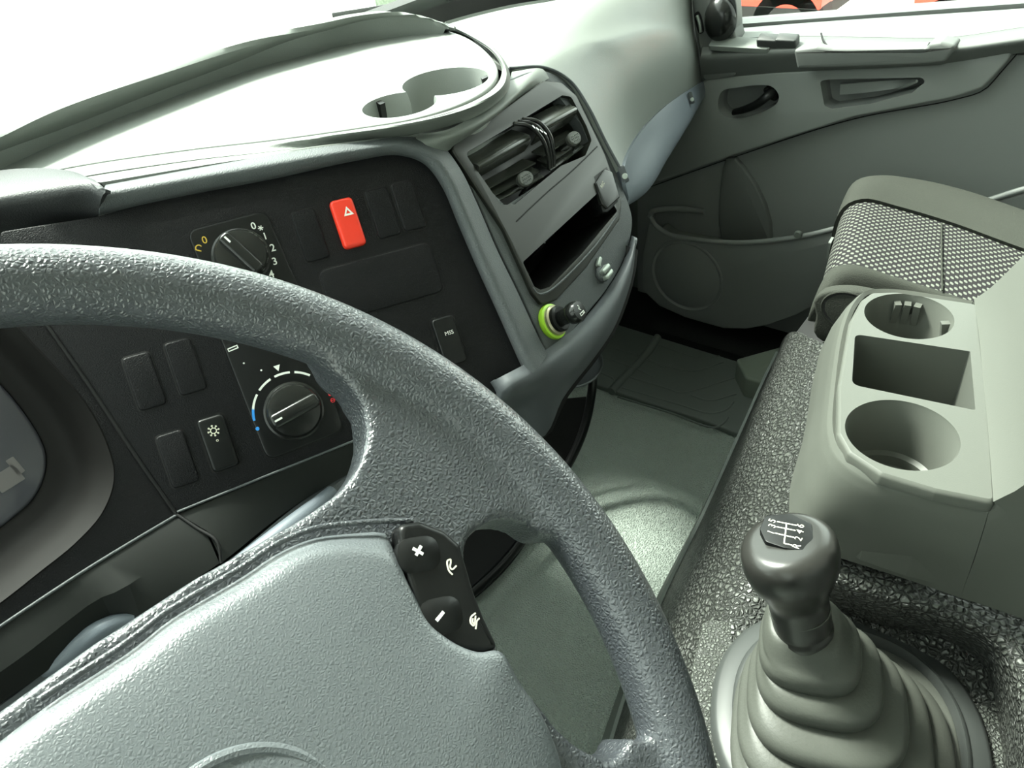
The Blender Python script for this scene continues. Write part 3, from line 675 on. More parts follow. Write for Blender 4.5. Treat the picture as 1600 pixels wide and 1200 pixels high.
# two barrel vents
def vent(a, b, c, d, knob):
    """a,b top edge ends, c,d lower edge ends (pixels on the vent plane)"""
    A_, B_, C_, D_ = [np.array(VP.uv(*p, w=0)) for p in (a, b, c, d)]
    v = None; rows = []
    for k in range(9):
        t = k / 8; ang = math.pi * t
        e0 = A_ + (C_ - A_) * (.02 + .43 * t); e1 = B_ + (D_ - B_) * (.02 + .42 * t)
        w = -.008 + .0165 * math.sin(ang*.5 + .5*t*t*1.9) - .010*max(0, t-.7)/.3
        rows.append([VP.p(*(e0 + (e1 - e0) * s), w + .003*math.sin(math.pi*s)) for s in (0, .15, .5, .85, 1)])
    v = loft('air_vent', rows, 'barrel', DB, 24, 20, .002, sharp=60)
    for t, wd in ((.70, .012), (.86, .010), (.98, .008)):
        e0 = A_ + (C_ - A_) * t; e1 = B_ + (D_ - B_) * t
        p0, p1 = e0 + (e1-e0)*.03, e1 - (e1-e0)*.03
        loft('louvre', [[VP.p(*p0, -.002), VP.p(*((p0+p1)/2), .001), VP.p(*p1, -.002)], [VP.p(*(p0 - (C_-A_)*.17), -.002 - wd), VP.p(*((p0+p1)/2 - (C_-A_)*.17), .0 - wd), VP.p(*(p1 - (D_-B_)*.17), -.002 - wd)]], 'barrel', v, 12, 4, .0014)
    kx, ky = VP.uv(*knob, w=.010); tb = lathe('vent_tab', VP, [(0, .004), (.0105, .004), (.0118, .006), (.0118, .0085), (.010, .0098), (0, .0100)], 'boot', v, (kx, ky), 32, sy=.62)
    bmd = bmesh.new()
    for i in range(-2, 3):
        for j in (-1, 0, 1): lathe_bm(VP, [(0, .0098), (.0007, .0098), (.0006, .0107), (0, .0109)], (kx + i*.0030 + j*.001, ky + j*.0028), 8, bmd)
    bm_link('tab_dimples', bmd, 'dash_light', v)
    tube('tab_stem', [VP.p(kx - .014, ky - .004, -.004), VP.p(kx - .007, ky - .004, .004), VP.p(kx + .003, ky - .001, .006)], .0022, 'gloss', v, n=14)
    tube('tab_stem', [VP.p(kx + .003, ky - .001, .006), VP.p(kx + .003, ky - .007, .000), VP.p(kx + .001, ky - .012, -.010)], .0022, 'gloss', v, n=14)
    return v
vent((726, 243), (806, 195), (774, 318), (856, 275), (823, 278))
vent((820, 184), (884, 153), (862, 268), (917, 228), (899, 215))
for k, (dx, r_) in enumerate(((0, .0022), (7, .0018), (14, .0022))):
    tube('vent_bridge', [VP.P(803+dx, 193 - dx*.5, .004), VP.P(826+dx, 197 - dx*.5, .013), VP.P(846+dx*.9, 216 - dx*.4, .015), VP.P(856+dx*.6, 242 - dx*.3, .010), VP.P(858+dx*.5, 264 - dx*.3, .002)], r_, 'gloss', DB, n=40)
bm_link('bridge_marks', mark_bm(VP, [stroke(VP, VP.uv(832+6*k, 196+3.4*k, .0175), VP.uv(836+6*k, 200+3.2*k, .0175), .0012) for k in range(4)], .0172), 'chrome', DB)
# rocker at the right end of the storage box
c = VP.uv(938, 300)
sw = plate('side_switch', VP, VP.px([(922, 278), (944, 262), (962, 318), (945, 334), (938, 334)]), -.01, .0045, 'black_smooth', DB, .001)
q = rpoly(VP.px([(924, 290), (938, 268), (950, 272), (962, 312), (942, 330), (934, 322)]), .003)
plate('switch_rocker', VP, q, .002, .0070, 'gloss', sw, .0015)
tx, ty = VP.uv(943, 288, .0086); bm_link('switch_lettering', text_bm(VP, 'REC', tx, ty, .0038, .0070, .35), 'cream', sw)
# small locking knob
kx, ky = VP.uv(939, 429)
kb = lathe('turn_knob', VP, [(.008, 0), (.009, .001), (.009, .003), (.0075, .005), (0, .005)], 'dash_mid', DB, (kx, ky))
for s in (-1, 1): plate('knob_half', VP, rrect(kx + .001, ky + s*.0034, .015, .0052, .0024, .15), .003, .011, 'steel', kb, .0018)
plate('knob_tab', VP, rrect(kx + .004, ky + .0125, .012, .0045, .002, .5), .001, .005, 'steel', kb, .001)
# --- passenger side of the dashboard
pt = [Q(698, 38, z=.800), Q(740, 26, z=.800), Q(800, 12, z=.800), Q(870, 0, z=.800), Q(950, -25, z=.795), Q(1080, -62, x=1.40)]
pr = [Q(1080, -62, x=1.40), Q(1081, -20, x=1.40), Q(1084, 30, x=1.40), Q(1091, 80, x=1.395), Q(1097, 127, x=1.385)]
pb = [Q(969, 266, d=.868), Q(978, 240, d=.93), Q(1000, 204, d=1.04), Q(1040, 165, d=1.20), Q(1097, 127, x=1.385)]
pl = [Q(698, 38, z=.800), Q(728, 48, z=.806), Q(748, 66, z=.809), Q(795, 108, z=.808), Q(850, 107, d=.83), Q(890, 128, d=.846), Q(918, 168, d=.853), Q(947, 226, d=.862), Q(969, 266, d=.868)]
PG = coons_grid(pt, pb, pl, pr, 48, 48, (-.03, -.035, .035))
bm_link('passenger_dash', grid_bm(PG, .005), 'dash_light', DB, sharp=70)
loft('passenger_dash_ledge', [pt, [p + Vector((.02, .06, -.035)) for p in pt], [p + Vector((.03, .22, -.12)) for p in pt], [Vector((p.x + .03, 1.06, .64)) for p in pt]], 'dash_light', DB, 30, 6, .004)
loft('windscreen_ledge', [[p + Vector((0, .015, -.02)) for p in ftp2], [p + Vector((0, .12, -.10)) for p in ftp2], [Vector((p.x, 1.06, .68)) for p in ftp2]], 'dash_mid', DB, 40, 5, .004)
tube('dash_seam', pl[:4], .0012, 'dash_mid', DB, n=30)
tube('dash_seam', [p + Vector((0, -.001, .001)) for p in pl[3:]], .0018, 'dash_mid', DB, n=50)
pc = [Q(972, 290, d=.870), Q(985, 262, d=.935), Q(1006, 222, d=1.045), Q(1046, 181, d=1.20), Q(1098, 140, x=1.375)]
pd = [Q(976, 316, d=.885), Q(1012, 290, d=1.0), Q(1040, 245, d=1.14), Q(1072, 195, d=1.30), Q(1098, 150, x=1.385)]
pe = [p + Vector((.02, .10, -.05)) for p in pd]
loft('passenger_knee_trim', [pb, pc, pd, pe], 'bluegrey', DB, 50, 20, .004, sharp=70)
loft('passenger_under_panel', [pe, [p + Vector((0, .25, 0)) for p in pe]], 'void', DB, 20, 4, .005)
for p_, d_ in (((1080, 153), 1.315), ((974, 272), .868)):
    cc_ = Q(*p_, d=d_); Fz = Fr(cc_, (1, 0, 0), Vector(EYE) - cc_)
    cl = plate('trim_clip', Fz, rrect(0, 0, .008, .020, .003, -.25), -.004, .002, 'lower_dash', DB, .001)
    lathe('clip_screw', Fz, [(0, .003), (.003, .003), (.0034, .002), (.0034, 0)], 'steel', cl, (0, -.003), 14)
# curved flap below the knee trim
fl_o = [(902, 552), (930, 544), (939, 556), (940, 572), (932, 588), (915, 600), (893, 605), (882, 600), (888, 578)]
YP = Fr(Q(912, 575, y=.47), (1, 0, 0), (0, -1, 0))
plate('storage_flap', YP, cr(YP.px(fl_o), 50, True), -.02, .0, 'lower_dash', DB, .001)
tube('flap_rim', [YP.P(*p, w=.001) for p in fl_o[1:8]], .0016, 'dash_mid', DB, n=40)

# cigarette lighter, pushed into the dashboard
LU = VP.uv(862, 503); LF = Fr(VP.p(*LU, 0), VP.u, (VP.n + Vector((.10, 0, -.02))))
CL = thing('cigarette_lighter', LF.o, 'black push-in cigarette lighter in a lime green ring on the grey dashboard', 'cigarette lighter')
lathe('lime_ring', LF, [(.0125, -.003), (.0170, -.003), (.0182, .001), (.0175, .0035), (.0145, .004), (.0125, .002)], 'lime', CL, seg=48)
lathe('metal_collar', LF, [(.0120, -.004), (.0155, .002), (.0150, .0070), (.0135, .0085), (.0115, .0085), (.0110, 0)], 'brass', CL, seg=48)
lathe('socket_sleeve', LF, [(0, .004), (.0128, .004), (.0132, .012), (.0115, .014), (.0090, .014), (0, .013)], 'black_smooth', CL, seg=48)
lathe('lighter_knob', LF, [(0, .012), (.0075, .012), (.0080, .018), (.0078, .022), (.0100, .025), (.0108, .029), (.0106, .034), (.0092, .0365), (0, .037)], 'gloss', CL, seg=48)
cgm = [stroke(LF, (-.003, -.0045), (.004, -.0045), .0006), stroke(LF, (-.003, -.0022), (.004, -.0022), .0006), stroke(LF, (-.003, -.0048), (-.003, -.0019), .0006), stroke(LF, (.004, -.0048), (.004, -.0019), .0006), stroke(LF, (.002, -.0045), (.002, -.0022), .0006), stroke(LF, (.0012, .000), (-.0010, .002), .0007), stroke(LF, (-.0010, .002), (.0010, .0035), .0007), stroke(LF, (.0010, .0035), (0, .0055), .0007)]
bm_link('cigarette_symbol', mark_bm(LF, cgm, .037), 'white', CL)

# ================================================================== steering wheel
SW = thing('steering_wheel', WP.o, 'dark grey leather steering wheel with a large pad and thumb controls', 'steering wheel')
R = .225
rim_px = [(512, 576), (545, 603), (567, 640), (572, 684), (560, 730), (530, 770), (480, 806), (400, 852), (300, 908), (150, 1005), (0, 1112)]
hole_px = [(842, 838), (830, 826), (812, 816), (790, 812), (769, 814), (748, 824), (730, 840), (720, 856), (722, 880), (732, 915), (748, 960), (772, 1012), (800, 1056), (837, 1100), (862, 1135), (900, 1168), (945, 1190), (968, 1178), (982, 1150)]
ub = [WP.uv(*p, w=.002) for p in rim_px][::-1]; hb_ = [WP.uv(*p, w=.002) for p in hole_px]
ub = [q for q in ub if q[0] > .015]
aT = math.atan2(ub[-1][1], ub[-1][0]); aH0 = math.atan2(hb_[0][1], hb_[0][0]); aH1 = math.atan2(hb_[-1][1], hb_[-1][0])
arcp = lambda a, b, n=8: [((R-.003)*math.cos(a + (b-a)*i/n), (R-.003)*math.sin(a + (b-a)*i/n)) for i in range(n+1)]
low = [(.125, -.185), (.105, -.160), (.075, -.140), (.03, -.130)]
half = ub + arcp(aT + .06, aH0 - .05) + hb_ + arcp(aH1 - .08, math.atan2(low[0][1], low[0][0]) - .0, 8) + low
full = half + [(-a, b) for a, b in half[::-1]]
top_v = max(q[1] for q in ub if q[0] < .06)
bmw = plate_bm(WP, full, -.020, .006, .0)
bmesh.ops.recalc_face_normals(bmw, faces=bmw.faces)
bm2 = bmesh.new()
circle = [WP.p(R*math.cos(a), R*math.sin(a)) for a in np.linspace(0, 2*math.pi, 160, endpoint=False)]
V = []
for k in range(200):
    a = 2*math.pi*k/200; row = []
    for j in range(20):
        q = 2*math.pi*j/20; rr = .0158
        row.append(bmw.verts.new(WP.p((R + rr*math.cos(q))*math.cos(a), (R + rr*math.cos(q))*math.sin(a), rr*math.sin(q))))
    V.append(row)
for k in range(200):
    for j in range(20): bmw.faces.new((V[k][j], V[(k+1) % 200][j], V[(k+1) % 200][(j+1) % 20], V[k][(j+1) % 20]))
hubc = lathe_bm(WP, [(0, -.07), (.055, -.07), (.085, -.03), (.085, -.01), (0, -.01)], (0, -.03), 48, bmw)
wb_ = bm_link('rim_and_spokes', bmw, 'leather', SW)
remesh(wb_, .0022, 9)
tube('column', [WP.p(0, -.03, -.06), WP.p(0, -.03, -.20), WP.p(0, -.03, -.40)], .045, 'black_smooth', SW)
# pad
pad_px = [(612, 817), (560, 820), (487, 830), (431, 854), (375, 891), (262, 958), (199, 1007), (60, 1098)]
W1 = .010
pu = [WP.uv(*p, w=W1) for p in pad_px]
pr_ = [WP.uv(*p, w=W1) for p in [(616, 840), (620, 880), (638, 940), (662, 985), (700, 1012), (735, 1022), (770, 1018), (800, 1062), (837, 1108), (862, 1145), (890, 1185)]]
pu = [q for q in pu if q[0] > .01]
tail = [(.128, -.10), (.105, -.125), (.06, -.135)]
ph_ = pu[::-1] + pr_ + [q for q in tail if q[1] < pr_[-1][1] - .003]
pf = ph_ + [(-a, b) for a, b in ph_[::-1]]
crn = len(pu)
topc = ph_[:crn + 1]; sidec = ph_[crn:len(pu) + len(pr_)]; botc = [sidec[-1]] + [q for q in tail if q[1] < sidec[-1][1] - .003]
mir = lambda l: [(-a, b) for a, b in l[::-1]]
z3_ = lambda l: [(a, b, 0.0) for a, b in l]
G2 = coons_grid(z3_(mir(topc)[:-1] + topc if abs(topc[0][0]) < 1e-6 else mir(topc) + topc), z3_([(-a, b) for a, b in botc] + botc[::-1]), z3_([(-a, b) for a, b in sidec]), z3_(sidec), 80, 56)
Gp = []
for i_, row in enumerate(G2):
    t_ = i_ / 55; r_ = []
    for j_, q in enumerate(row):
        s_ = j_ / 79; f_ = (max(0, 4*s_*(1-s_)))**.30 * (max(0, 4*t_*(1-t_)))**.55
        r_.append(WP.p(q[0], q[1], -.002 + .0125 * min(1, 3*f_) + .0165 * f_))
    Gp.append(r_)
bm_link('horn_pad', grid_bm(Gp, .004), 'pad', SW, sharp=80)
gl = [WP.P(*p, w=.0105) for p in [(645, 814), (612, 814), (560, 817), (487, 827), (431, 851), (375, 888), (262, 955), (199, 1003), (60, 1094)]]
tube('pad_seam', gl, .0012, 'leather', SW, n=60)
# badge ring on the pad
dome_h = lambda a, b: .0238
br = .034; tpt = WP.uv(465, 1178, .024); dd_ = Vector((0 - tpt[0], -.03 - tpt[1])).normalized()
bc = (tpt[0] + dd_.x*br, tpt[1] + dd_.y*br)
bmr = tube_bm([WP.p(bc[0] + br*math.cos(a), bc[1] + br*math.sin(a), .0 + dome_h(bc[0]+br*math.cos(a), bc[1]+br*math.sin(a)) - .001) for a in np.linspace(0, 2*math.pi, 40, endpoint=False)], .0025, 10, True, 90)
bm_link('badge_ring', bmr, 'pad', SW)
# thumb controls, right spoke (and its mirror twin on the left spoke)
cp = [(617, 822), (652, 817), (690, 832), (714, 853), (722, 880), (735, 925), (752, 968), (775, 1015), (748, 1022), (715, 1018), (688, 1005), (662, 980), (640, 938), (624, 885)]
def control(mir):
    f = (lambda q: (-q[0], q[1])) if mir else (lambda q: q)
    pd_ = plate('thumb_control', WP, rpoly([f(q) for q in WP.px(cp, .012)], .004), -.002, .0165, 'black_smooth', SW, .003, seg=4)
    if mir: return
    for p in ((655, 866), (690, 962)):
        a, b = WP.uv(*p, w=.0165); bt = bm_link('control_button', plate_bm(WP, rrect(a, b, .014, .018, .0065, 1.0), .012, .0166, .0002, 2, dome=.0022), 'black_smooth', pd_)
    W_ = .0187; c_ = [np.array(WP.uv(*p, w=W_)) for p in ((645, 857), (661, 866), (658, 853), (650, 868))]
    bm_link('plus_symbol', mark_bm(WP, [stroke(WP, c_[0], c_[1], .0012), stroke(WP, c_[2], c_[3], .0012)], W_), 'white', pd_)
    c_ = [np.array(WP.uv(*p, w=W_)) for p in ((693, 956), (682, 970))]
    bm_link('minus_symbol', mark_bm(WP, [stroke(WP, c_[0], c_[1], .0013)], W_), 'white', pd_)
    W_ = .0165
    def hand(pts, nm):
        P_ = cr([np.array(WP.uv(*p, w=W_)) for p in pts], 14)
        return [stroke(WP, P_[i], P_[i+1], .0006) for i in range(13)]
    s1 = hand([(704, 874), (699, 876), (699, 884), (702, 893), (707, 898)], 0) + hand([(704, 874), (704, 880), (703, 886), (706, 890), (713, 884)], 0)
    bm_link('phone_symbol', mark_bm(WP, s1, W_), 'cream', pd_)
    s2 = hand([(743, 958), (736, 964), (735, 973), (740, 978), (742, 970), (743, 962)], 0) + hand([(749, 966), (745, 970), (744, 976), (743, 983)], 0) + hand([(739, 966), (738, 972), (741, 975)], 0)
    bm_link('hang_up_symbol', mark_bm(WP, s2, W_), 'cream', pd_)
control(False); control(True)

# ================================================================== engine tunnel
ET = thing('engine_tunnel', (.6, .0, 0), 'raised engine tunnel covered in crackled dark grey rubber beside the driver', 'engine cover')
b0 = [(1228, 560), (1205, 602), (1165, 690), (1100, 822), (1040, 932), (1000, 1020), (960, 1130), (900, 1300)]
b1 = [(1250, 552), (1232, 590), (1203, 655), (1125, 812), (1070, 922), (1046, 1005), (1030, 1100), (1000, 1280)]
b2 = [(1268, 543), (1250, 580), (1222, 650), (1168, 800), (1108, 930), (1082, 1030), (1068, 1120), (1055, 1260)]
b3 = [(1288, 537), (1275, 580), (1250, 655), (1205, 800), (1160, 935), (1130, 1035), (1110, 1130), (1100, 1260)]
ZK = .450
z3 = [.495, .495, .49, .475, .458, .450, .447, .446]
B0 = [Q(*p, z=0) for p in b0]; B3 = [Q(*p, z=z) for p, z in zip(b3, z3)]
def ext(row, dx): return [row[0] + Vector((.12, .02, -.02 if row[0].z > .01 else 0))] + row
B1 = [B0[i].lerp(B3[i], .50) + Vector((0, .035, -.01)) for i in range(len(B0))]
B2 = [B0[i].lerp(B3[i], .86) + Vector((0, .030, .015)) for i in range(len(B0))]
loft('tunnel_skirt', [B0, [B0[i].lerp(B1[i], .5) + Vector((0, .006, 0)) for i in range(len(B0))], B1], 'mat', ET, 60, 10, .004, sharp=70)
B4 = [Vector((p.x, p.y - .05, z)) for p, z in zip(B3, [.525, .525, .52, .50, .452, .449, .447, .446])]; B5 = [Vector((p.x, -.55, z)) for p, z in zip(B3, [.525, .525, .52, .50, .45, .448, .446, .446])]
loft('tunnel_cover', [B1, B2, B3, B4, B5], 'rubber', ET, 70, 50, .004, sharp=80)
# side towards the passenger, and towards the driver
for nm, k in (('tunnel_side', 0), ('tunnel_side', -1)):
    s_ = [B0[k], B1[k], B2[k], B3[k], B4[k], B5[k]]
    loft(nm, [s_, [Vector((p.x, p.y, 0)) for p in s_]], 'rubber', ET, 40, 8, .004)
# raised ledge carrying the console
l0 = [(1255, 850), (1300, 872), (1400, 902), (1500, 935), (1620, 975), (1760, 1020)]
l1 = [(1252, 882), (1300, 900), (1380, 928), (1500, 968), (1562, 1003), (1592, 1062), (1605, 1130), (1615, 1260)]
l2 = [(1240, 955), (1300, 962), (1370, 985), (1450, 1003), (1515, 1032), (1545, 1080), (1560, 1140), (1570, 1260)]
l0 = [(1255, 850), (1300, 868), (1400, 900), (1500, 932), (1620, 975), (1760, 1060), (1800, 1160), (1830, 1300)]
loft('console_ledge', [[Q(*p, z=.537) for p in l0], [Q(*p, z=.533) for p in l1], [Q(*p, z=.522) for p in mixp(l1, l2, .25)], [Q(*p, z=ZK-.002) for p in l2]], 'rubber', ET, 60, 24, .004, sharp=80)

plate('gear_platform', UPZ(.448), rpoly(UPZ(.452).px([(1100, 967), (1200, 977), (1370, 988), (1500, 1000), (1600, 1060), (1640, 1300), (1095, 1300), (1072, 1150), (1082, 1040)]), .01), 0, .0045, 'platform', ET, .002)
# ================================================================== gear lever
GZ = UPZ(ZK)
gc, gr_ = circ(GZ, [(1103, 1095), (1122, 1035), (1175, 994), (1437, 1012), (1494, 1046), (1524, 1080), (1542, 1144), (1545, 1200)], .012)
GL = thing('gear_lever', (gc[0], gc[1], ZK), 'black gear lever with shift pattern knob rising from a grey pleated rubber boot', 'gear lever')
def sq(c, r, n=64, e=2.6, rot=.35):
    out = []
    for k in range(n):
        a = 2*math.pi*k/n; x, y = math.cos(a), math.sin(a); s = (abs(x)**e + abs(y)**e)**(-1/e)
        X, Y = x*s*r, y*s*r; out.append((c[0] + X*math.cos(rot) - Y*math.sin(rot), c[1] + X*math.sin(rot) + Y*math.cos(rot)))
    return out
def rings_bm(rings, cap=True):
    bm = bmesh.new(); V = [[bm.verts.new(p) for p in r] for r in rings]; n = len(V[0])
    for A, B in zip(V, V[1:]):
        for j in range(n): bm.faces.new((A[j], A[(j+1) % n], B[(j+1) % n], B[j]))
    if cap: bm.faces.new(V[-1]); bm.faces.new(V[0][::-1])
    return bm
def sqr(c, r, z, **k): return [Vector((a, b, z)) for a, b in sq(c, r, **k)]
rg = []
for r, z in ((gr_, ZK+.0026), (gr_, ZK+.004), (gr_*.985, ZK+.009), (gr_*.95, ZK+.012), (gr_*.84, ZK+.014), (gr_*.825, ZK+.017), (gr_*.80, ZK+.018), (gr_*.785, ZK+.014), (gr_*.78, ZK)): rg.append(sqr(gc, r, z, e=2.25))
bm_link('boot_ring', rings_bm(rg, False), 'ring', GL, sharp=50)
lv = [((1256, 975), .560, .024), ((1265, 1010), .541, .0345), ((1279, 1045), .522, .0430), ((1290, 1088), .502, .0545), ((1300, 1125), .483, .0665), ((1312, 1160), .466, .077)]
cs = [np.array(Q(*p, z=z)[:2]) for p, z, r in lv]
prof = []
top = cs[0]
prof.append((top, .0195, .566)); prof.append((top, .024, .564))
prev = (.026, .560)
for i in range(1, 6):
    c_, z, r = cs[i], lv[i][1], lv[i][2]
    pc_ = cs[i-1]
    prof += [((pc_*.5 + c_*.5), (prev[0] + r)*.5, z + .011), (c_, r*.94, z + .007), (c_, r, z + .002), (c_, r*1.0, z - .004), (c_, r*.96, z - .008), (c_, r*.80, z - .007)]
    prev = (r*.80, z - .008)
prof.append((cs[-1]*.3 + np.array(gc)*.7, gr_*.79, ZK + .008)); prof.append((np.array(gc), gr_*.80, ZK + .002))
P5 = np.array([(p[0][0], p[0][1], p[1], p[2]) for p in prof]); P5 = cr(P5, 240)
bm_link('boot', rings_bm([sqr((a, b), r, z, e=2.9) for a, b, r, z in P5]), 'boot', GL, sharp=80)
# lever and knob along a leaning axis
K0 = Q(1256, 985, z=.560); K1 = Q(1229, 840, z=.640)
ax = (K1 - K0); Hk = ax.length; GF = Fr(K0, Vector((1, .0, 0)), ax)
kp2 = [(0, -.012), (.0195, -.012), (.0200, .004), (.0192, .0045), (.0195, .0048), (.0200, .026), (.0200, .030), (.0210, Hk*.42), (.0260, Hk*.56), (.0305, Hk*.70), (.0318, Hk*.82), (.0305, Hk*.93), (.0255, Hk*.99), (.018, Hk + .0005), (0, Hk + .001)]
hh = [b for a, b in kp2]; kp2s = cr(np.array(kp2[1:]), 60)
bmk = lathe_bm(GF, [(0, -.012)] + [(a, b) for a, b in kp2s[:-1]] + [(0, kp2s[-1][1])], (0, 0), 56, None, 1.06, .98)
bm_link('gear_knob', bmk, 'knob', GL, sharp=60)
tube('knob_seam', [GF.p(.0204*math.cos(a), .0200*math.sin(a), .0205) for a in np.linspace(0, 2*math.pi, 30, endpoint=False)], .0006, 'boot', GL, closed=True)
PFn = (Vector(GF.n) * .45 + Vector((0, 0, 1)) * .55).normalized(); PF = Fr(GF.p(0, 0, Hk - .0003), (1, 0, 0), PFn)
pl_px = [(1190, 822), (1200, 810), (1232, 808), (1262, 818), (1271, 838), (1264, 862), (1250, 864), (1205, 852), (1190, 840)]
pq = rpoly(PF.px([(1196, 809), (1236, 806), (1268, 822), (1271, 845), (1262, 865), (1225, 860), (1196, 850), (1187, 830)], .001), .004)
sp_ = plate('shift_plate', PF, pq, -.008, .0034, 'black_smooth', GL, .0006)
sm_ = []
pxl = lambda x, y: np.array(PF.uv(x, y, w=.0035))
for a, b in (((1229, 818), (1225, 849)), ((1214, 815), (1245, 821)), ((1213, 823), (1243, 829)), ((1211, 833), (1241, 840)), ((1225, 849), (1238, 852))): sm_.append(stroke(PF, pxl(*a), pxl(*b), .0008))
bmt = mark_bm(PF, sm_, .0034, th=.0002)
for ch, p in (('5', (1207, 814)), ('3', (1207, 822)), ('1', (1205, 832)), ('6', (1251, 822)), ('4', (1250, 831)), ('2', (1248, 842)), ('R', (1245, 854))):
    a, b = pxl(*p); text_bm(PF, ch, a, b, .0048, .0035, -.05, bm=bmt)
bm_link('shift_pattern', bmt, 'cream', sp_)

# ================================================================== cup holder console
ZC = .65
CN = thing('centre_console', (.58, -.02, .43), 'grey plastic centre console with two cup holders and a square tray between them', 'console')
ctop = [(1520, 470), (1400, 452), (1358, 453), (1340, 466), (1322, 500), (1305, 600), (1303, 680), (1320, 712), (1372, 747), (1460, 773), (1546, 790)]
ctz = [.643]*11
cax = Vector((.36, -.93, 0)); riser = lambda p, s_: p + cax*s_ + Vector((0, 0, 2.0*s_))
cbot = [(1520, 560), (1420, 540), (1340, 535), (1292, 537), (1274, 580), (1256, 680), (1233, 780), (1248, 850), (1320, 874), (1410, 903), (1500, 934), (1550, 950), (1640, 982), (1800, 1045)]
CT = [Q(*p, z=z) for p, z in zip(ctop, ctz)]; CT += [riser(CT[-1], s_) for s_ in (.03, .08, .17)]
CB = [Q(*p, z=.546) for p in cbot]
def wall_rows(T, B):
    xy = inset([(p.x, p.y) for p in T], -1.0) ; out = []
    n_ = []
    for k in range(len(T)):
        a, b = T[max(k-1, 0)], T[min(k+1, len(T)-1)]; t_ = Vector((b.x-a.x, b.y-a.y, 0)).normalized(); n_.append(Vector((t_.y, -t_.x, 0)))
    c_ = Vector((.56, .03, 0)); n_ = [q if q.dot(Vector((p.x, p.y, 0)) - c_) > 0 else -q for q, p in zip(n_, T)]
    for t_, o_s in ((0, 0), (.05, .0022), (.15, .0035), (.5, .004), (1, 0)):
        out.append([a.lerp(b, t_) + q * o_s for a, b, q in zip(T, B, n_)])
    return out
def lin_grid(rows, nu, nv):
    R = np.array([cr(r, nu) for r in rows]); G = []
    for a, b in zip(R, R[1:]):
        for k in range(nv): G.append(a + (b - a) * k / nv)
    G.append(R[-1]); return G
bmb = grid_bm(lin_grid(wall_rows(CT[:11], CB[:11]), 100, 5), .004)
b2_ = grid_bm(lin_grid(wall_rows(CT[10:], CB[10:]), 24, 5), .004)
me_ = bpy.data.meshes.new('tmp'); b2_.to_mesh(me_); b2_.free(); bmb.from_mesh(me_); bpy.data.meshes.remove(me_)
bm_link('console_body', bmb, 'console', CN, sharp=60)
ttop = [(1528, 474), (1400, 455), (1362, 456), (1345, 468), (1326, 503), (1309, 601), (1308, 677), (1325, 707), (1376, 741), (1462, 767), (1558, 786)]
TPc = UPZ(ZC)
to_ = rpoly(TPc.px(ttop + [(1552, 700), (1542, 590)]), [.006]*13)
if area(to_) < 0: to_ = to_[::-1]
bmc = bmesh.new(); rings_ = [(inset(to_, .0045), -.096), (inset(to_, .0045), -.013), (to_, -.010), (to_, -.003), (inset(to_, .0008), -.0012), (inset(to_, .0025), 0)]
vr_ = [[bmc.verts.new(TPc.p(a, b, w)) for a, b in r_] for r_, w in rings_]
for A, B in zip(vr_, vr_[1:]):
    for k in range(len(A)): bmc.faces.new((A[k-1], A[k], B[k], B[k-1]))
bmc.faces.new(vr_[-1]); bmc.faces.new(vr_[0][::-1])
tt = bm_link('cup_tray', bmc, 'console', CN)
cA, rA = circ(TPc, [(1349, 492), (1360, 470), (1400, 457), (1450, 470), (1490, 500), (1494, 512), (1460, 529), (1400, 522)])
cB, rB = circ(TPc, [(1320, 665), (1340, 634), (1380, 624), (1440, 636), (1490, 670), (1504, 700), (1470, 732), (1420, 734), (1360, 715)])
cutA = lathe_bm(TPc, [(0, -.062), (rA*.80, -.062), (rA*.97, -.003), (rA*1.0, -.0005), (rA*1.0, .02), (0, .02)], cA, 64)
cutB = lathe_bm(TPc, [(0, -.085), (rB*.62, -.085), (rB*.64, -.060), (rB*.76, -.058), (rB*.78, -.050), (rB*.88, -.048), (rB*.97, -.003), (rB, -.0005), (rB, .02), (0, .02)], cB, 64)
bx = rpoly(TPc.px([(1336, 522), (1516, 549), (1524, 641), (1331, 601)]), [.006, .0015, .002, .008])
cut(tt, [cutA, cutB, plate_bm(TPc, bx, -.075, .02)])
for p in ((1399, 476), (1417, 479), (1433, 484), (1482, 512)):
    a, b = TPc.uv(*p, w=-.012); d = Vector((cA[0]-a, cA[1]-b)).normalized(); n0 = Vector(cA) - d * rA * .97
    F = Fr((n0.x, n0.y, ZC-.006), (d.x, d.y, 0), (d.y, -d.x, 0))
    bm_link('cup_rib', plate_bm(F, [(-.003, 0), (.007, -.001), (.002, -.028), (-.003, -.028)], -.0028, .0028), 'console', CN)
# riser behind the tray, towards the seat backs
ra = [Q(1522, 468, z=ZC), Q(1530, 530, z=ZC), Q(1538, 610, z=ZC), Q(1546, 700, z=ZC), Q(1552, 784, z=ZC)]
rb = [riser(p, .07) for p in ra]; rc = [riser(p, .17) for p in ra]
rm = [a.lerp(b, .10) + Vector((0, -.002, -.002)) for a, b in zip(ra, rb)]
loft('console_back', [ra, rm, rb, rc], 'console', CN, 40, 26, .02, sharp=80)

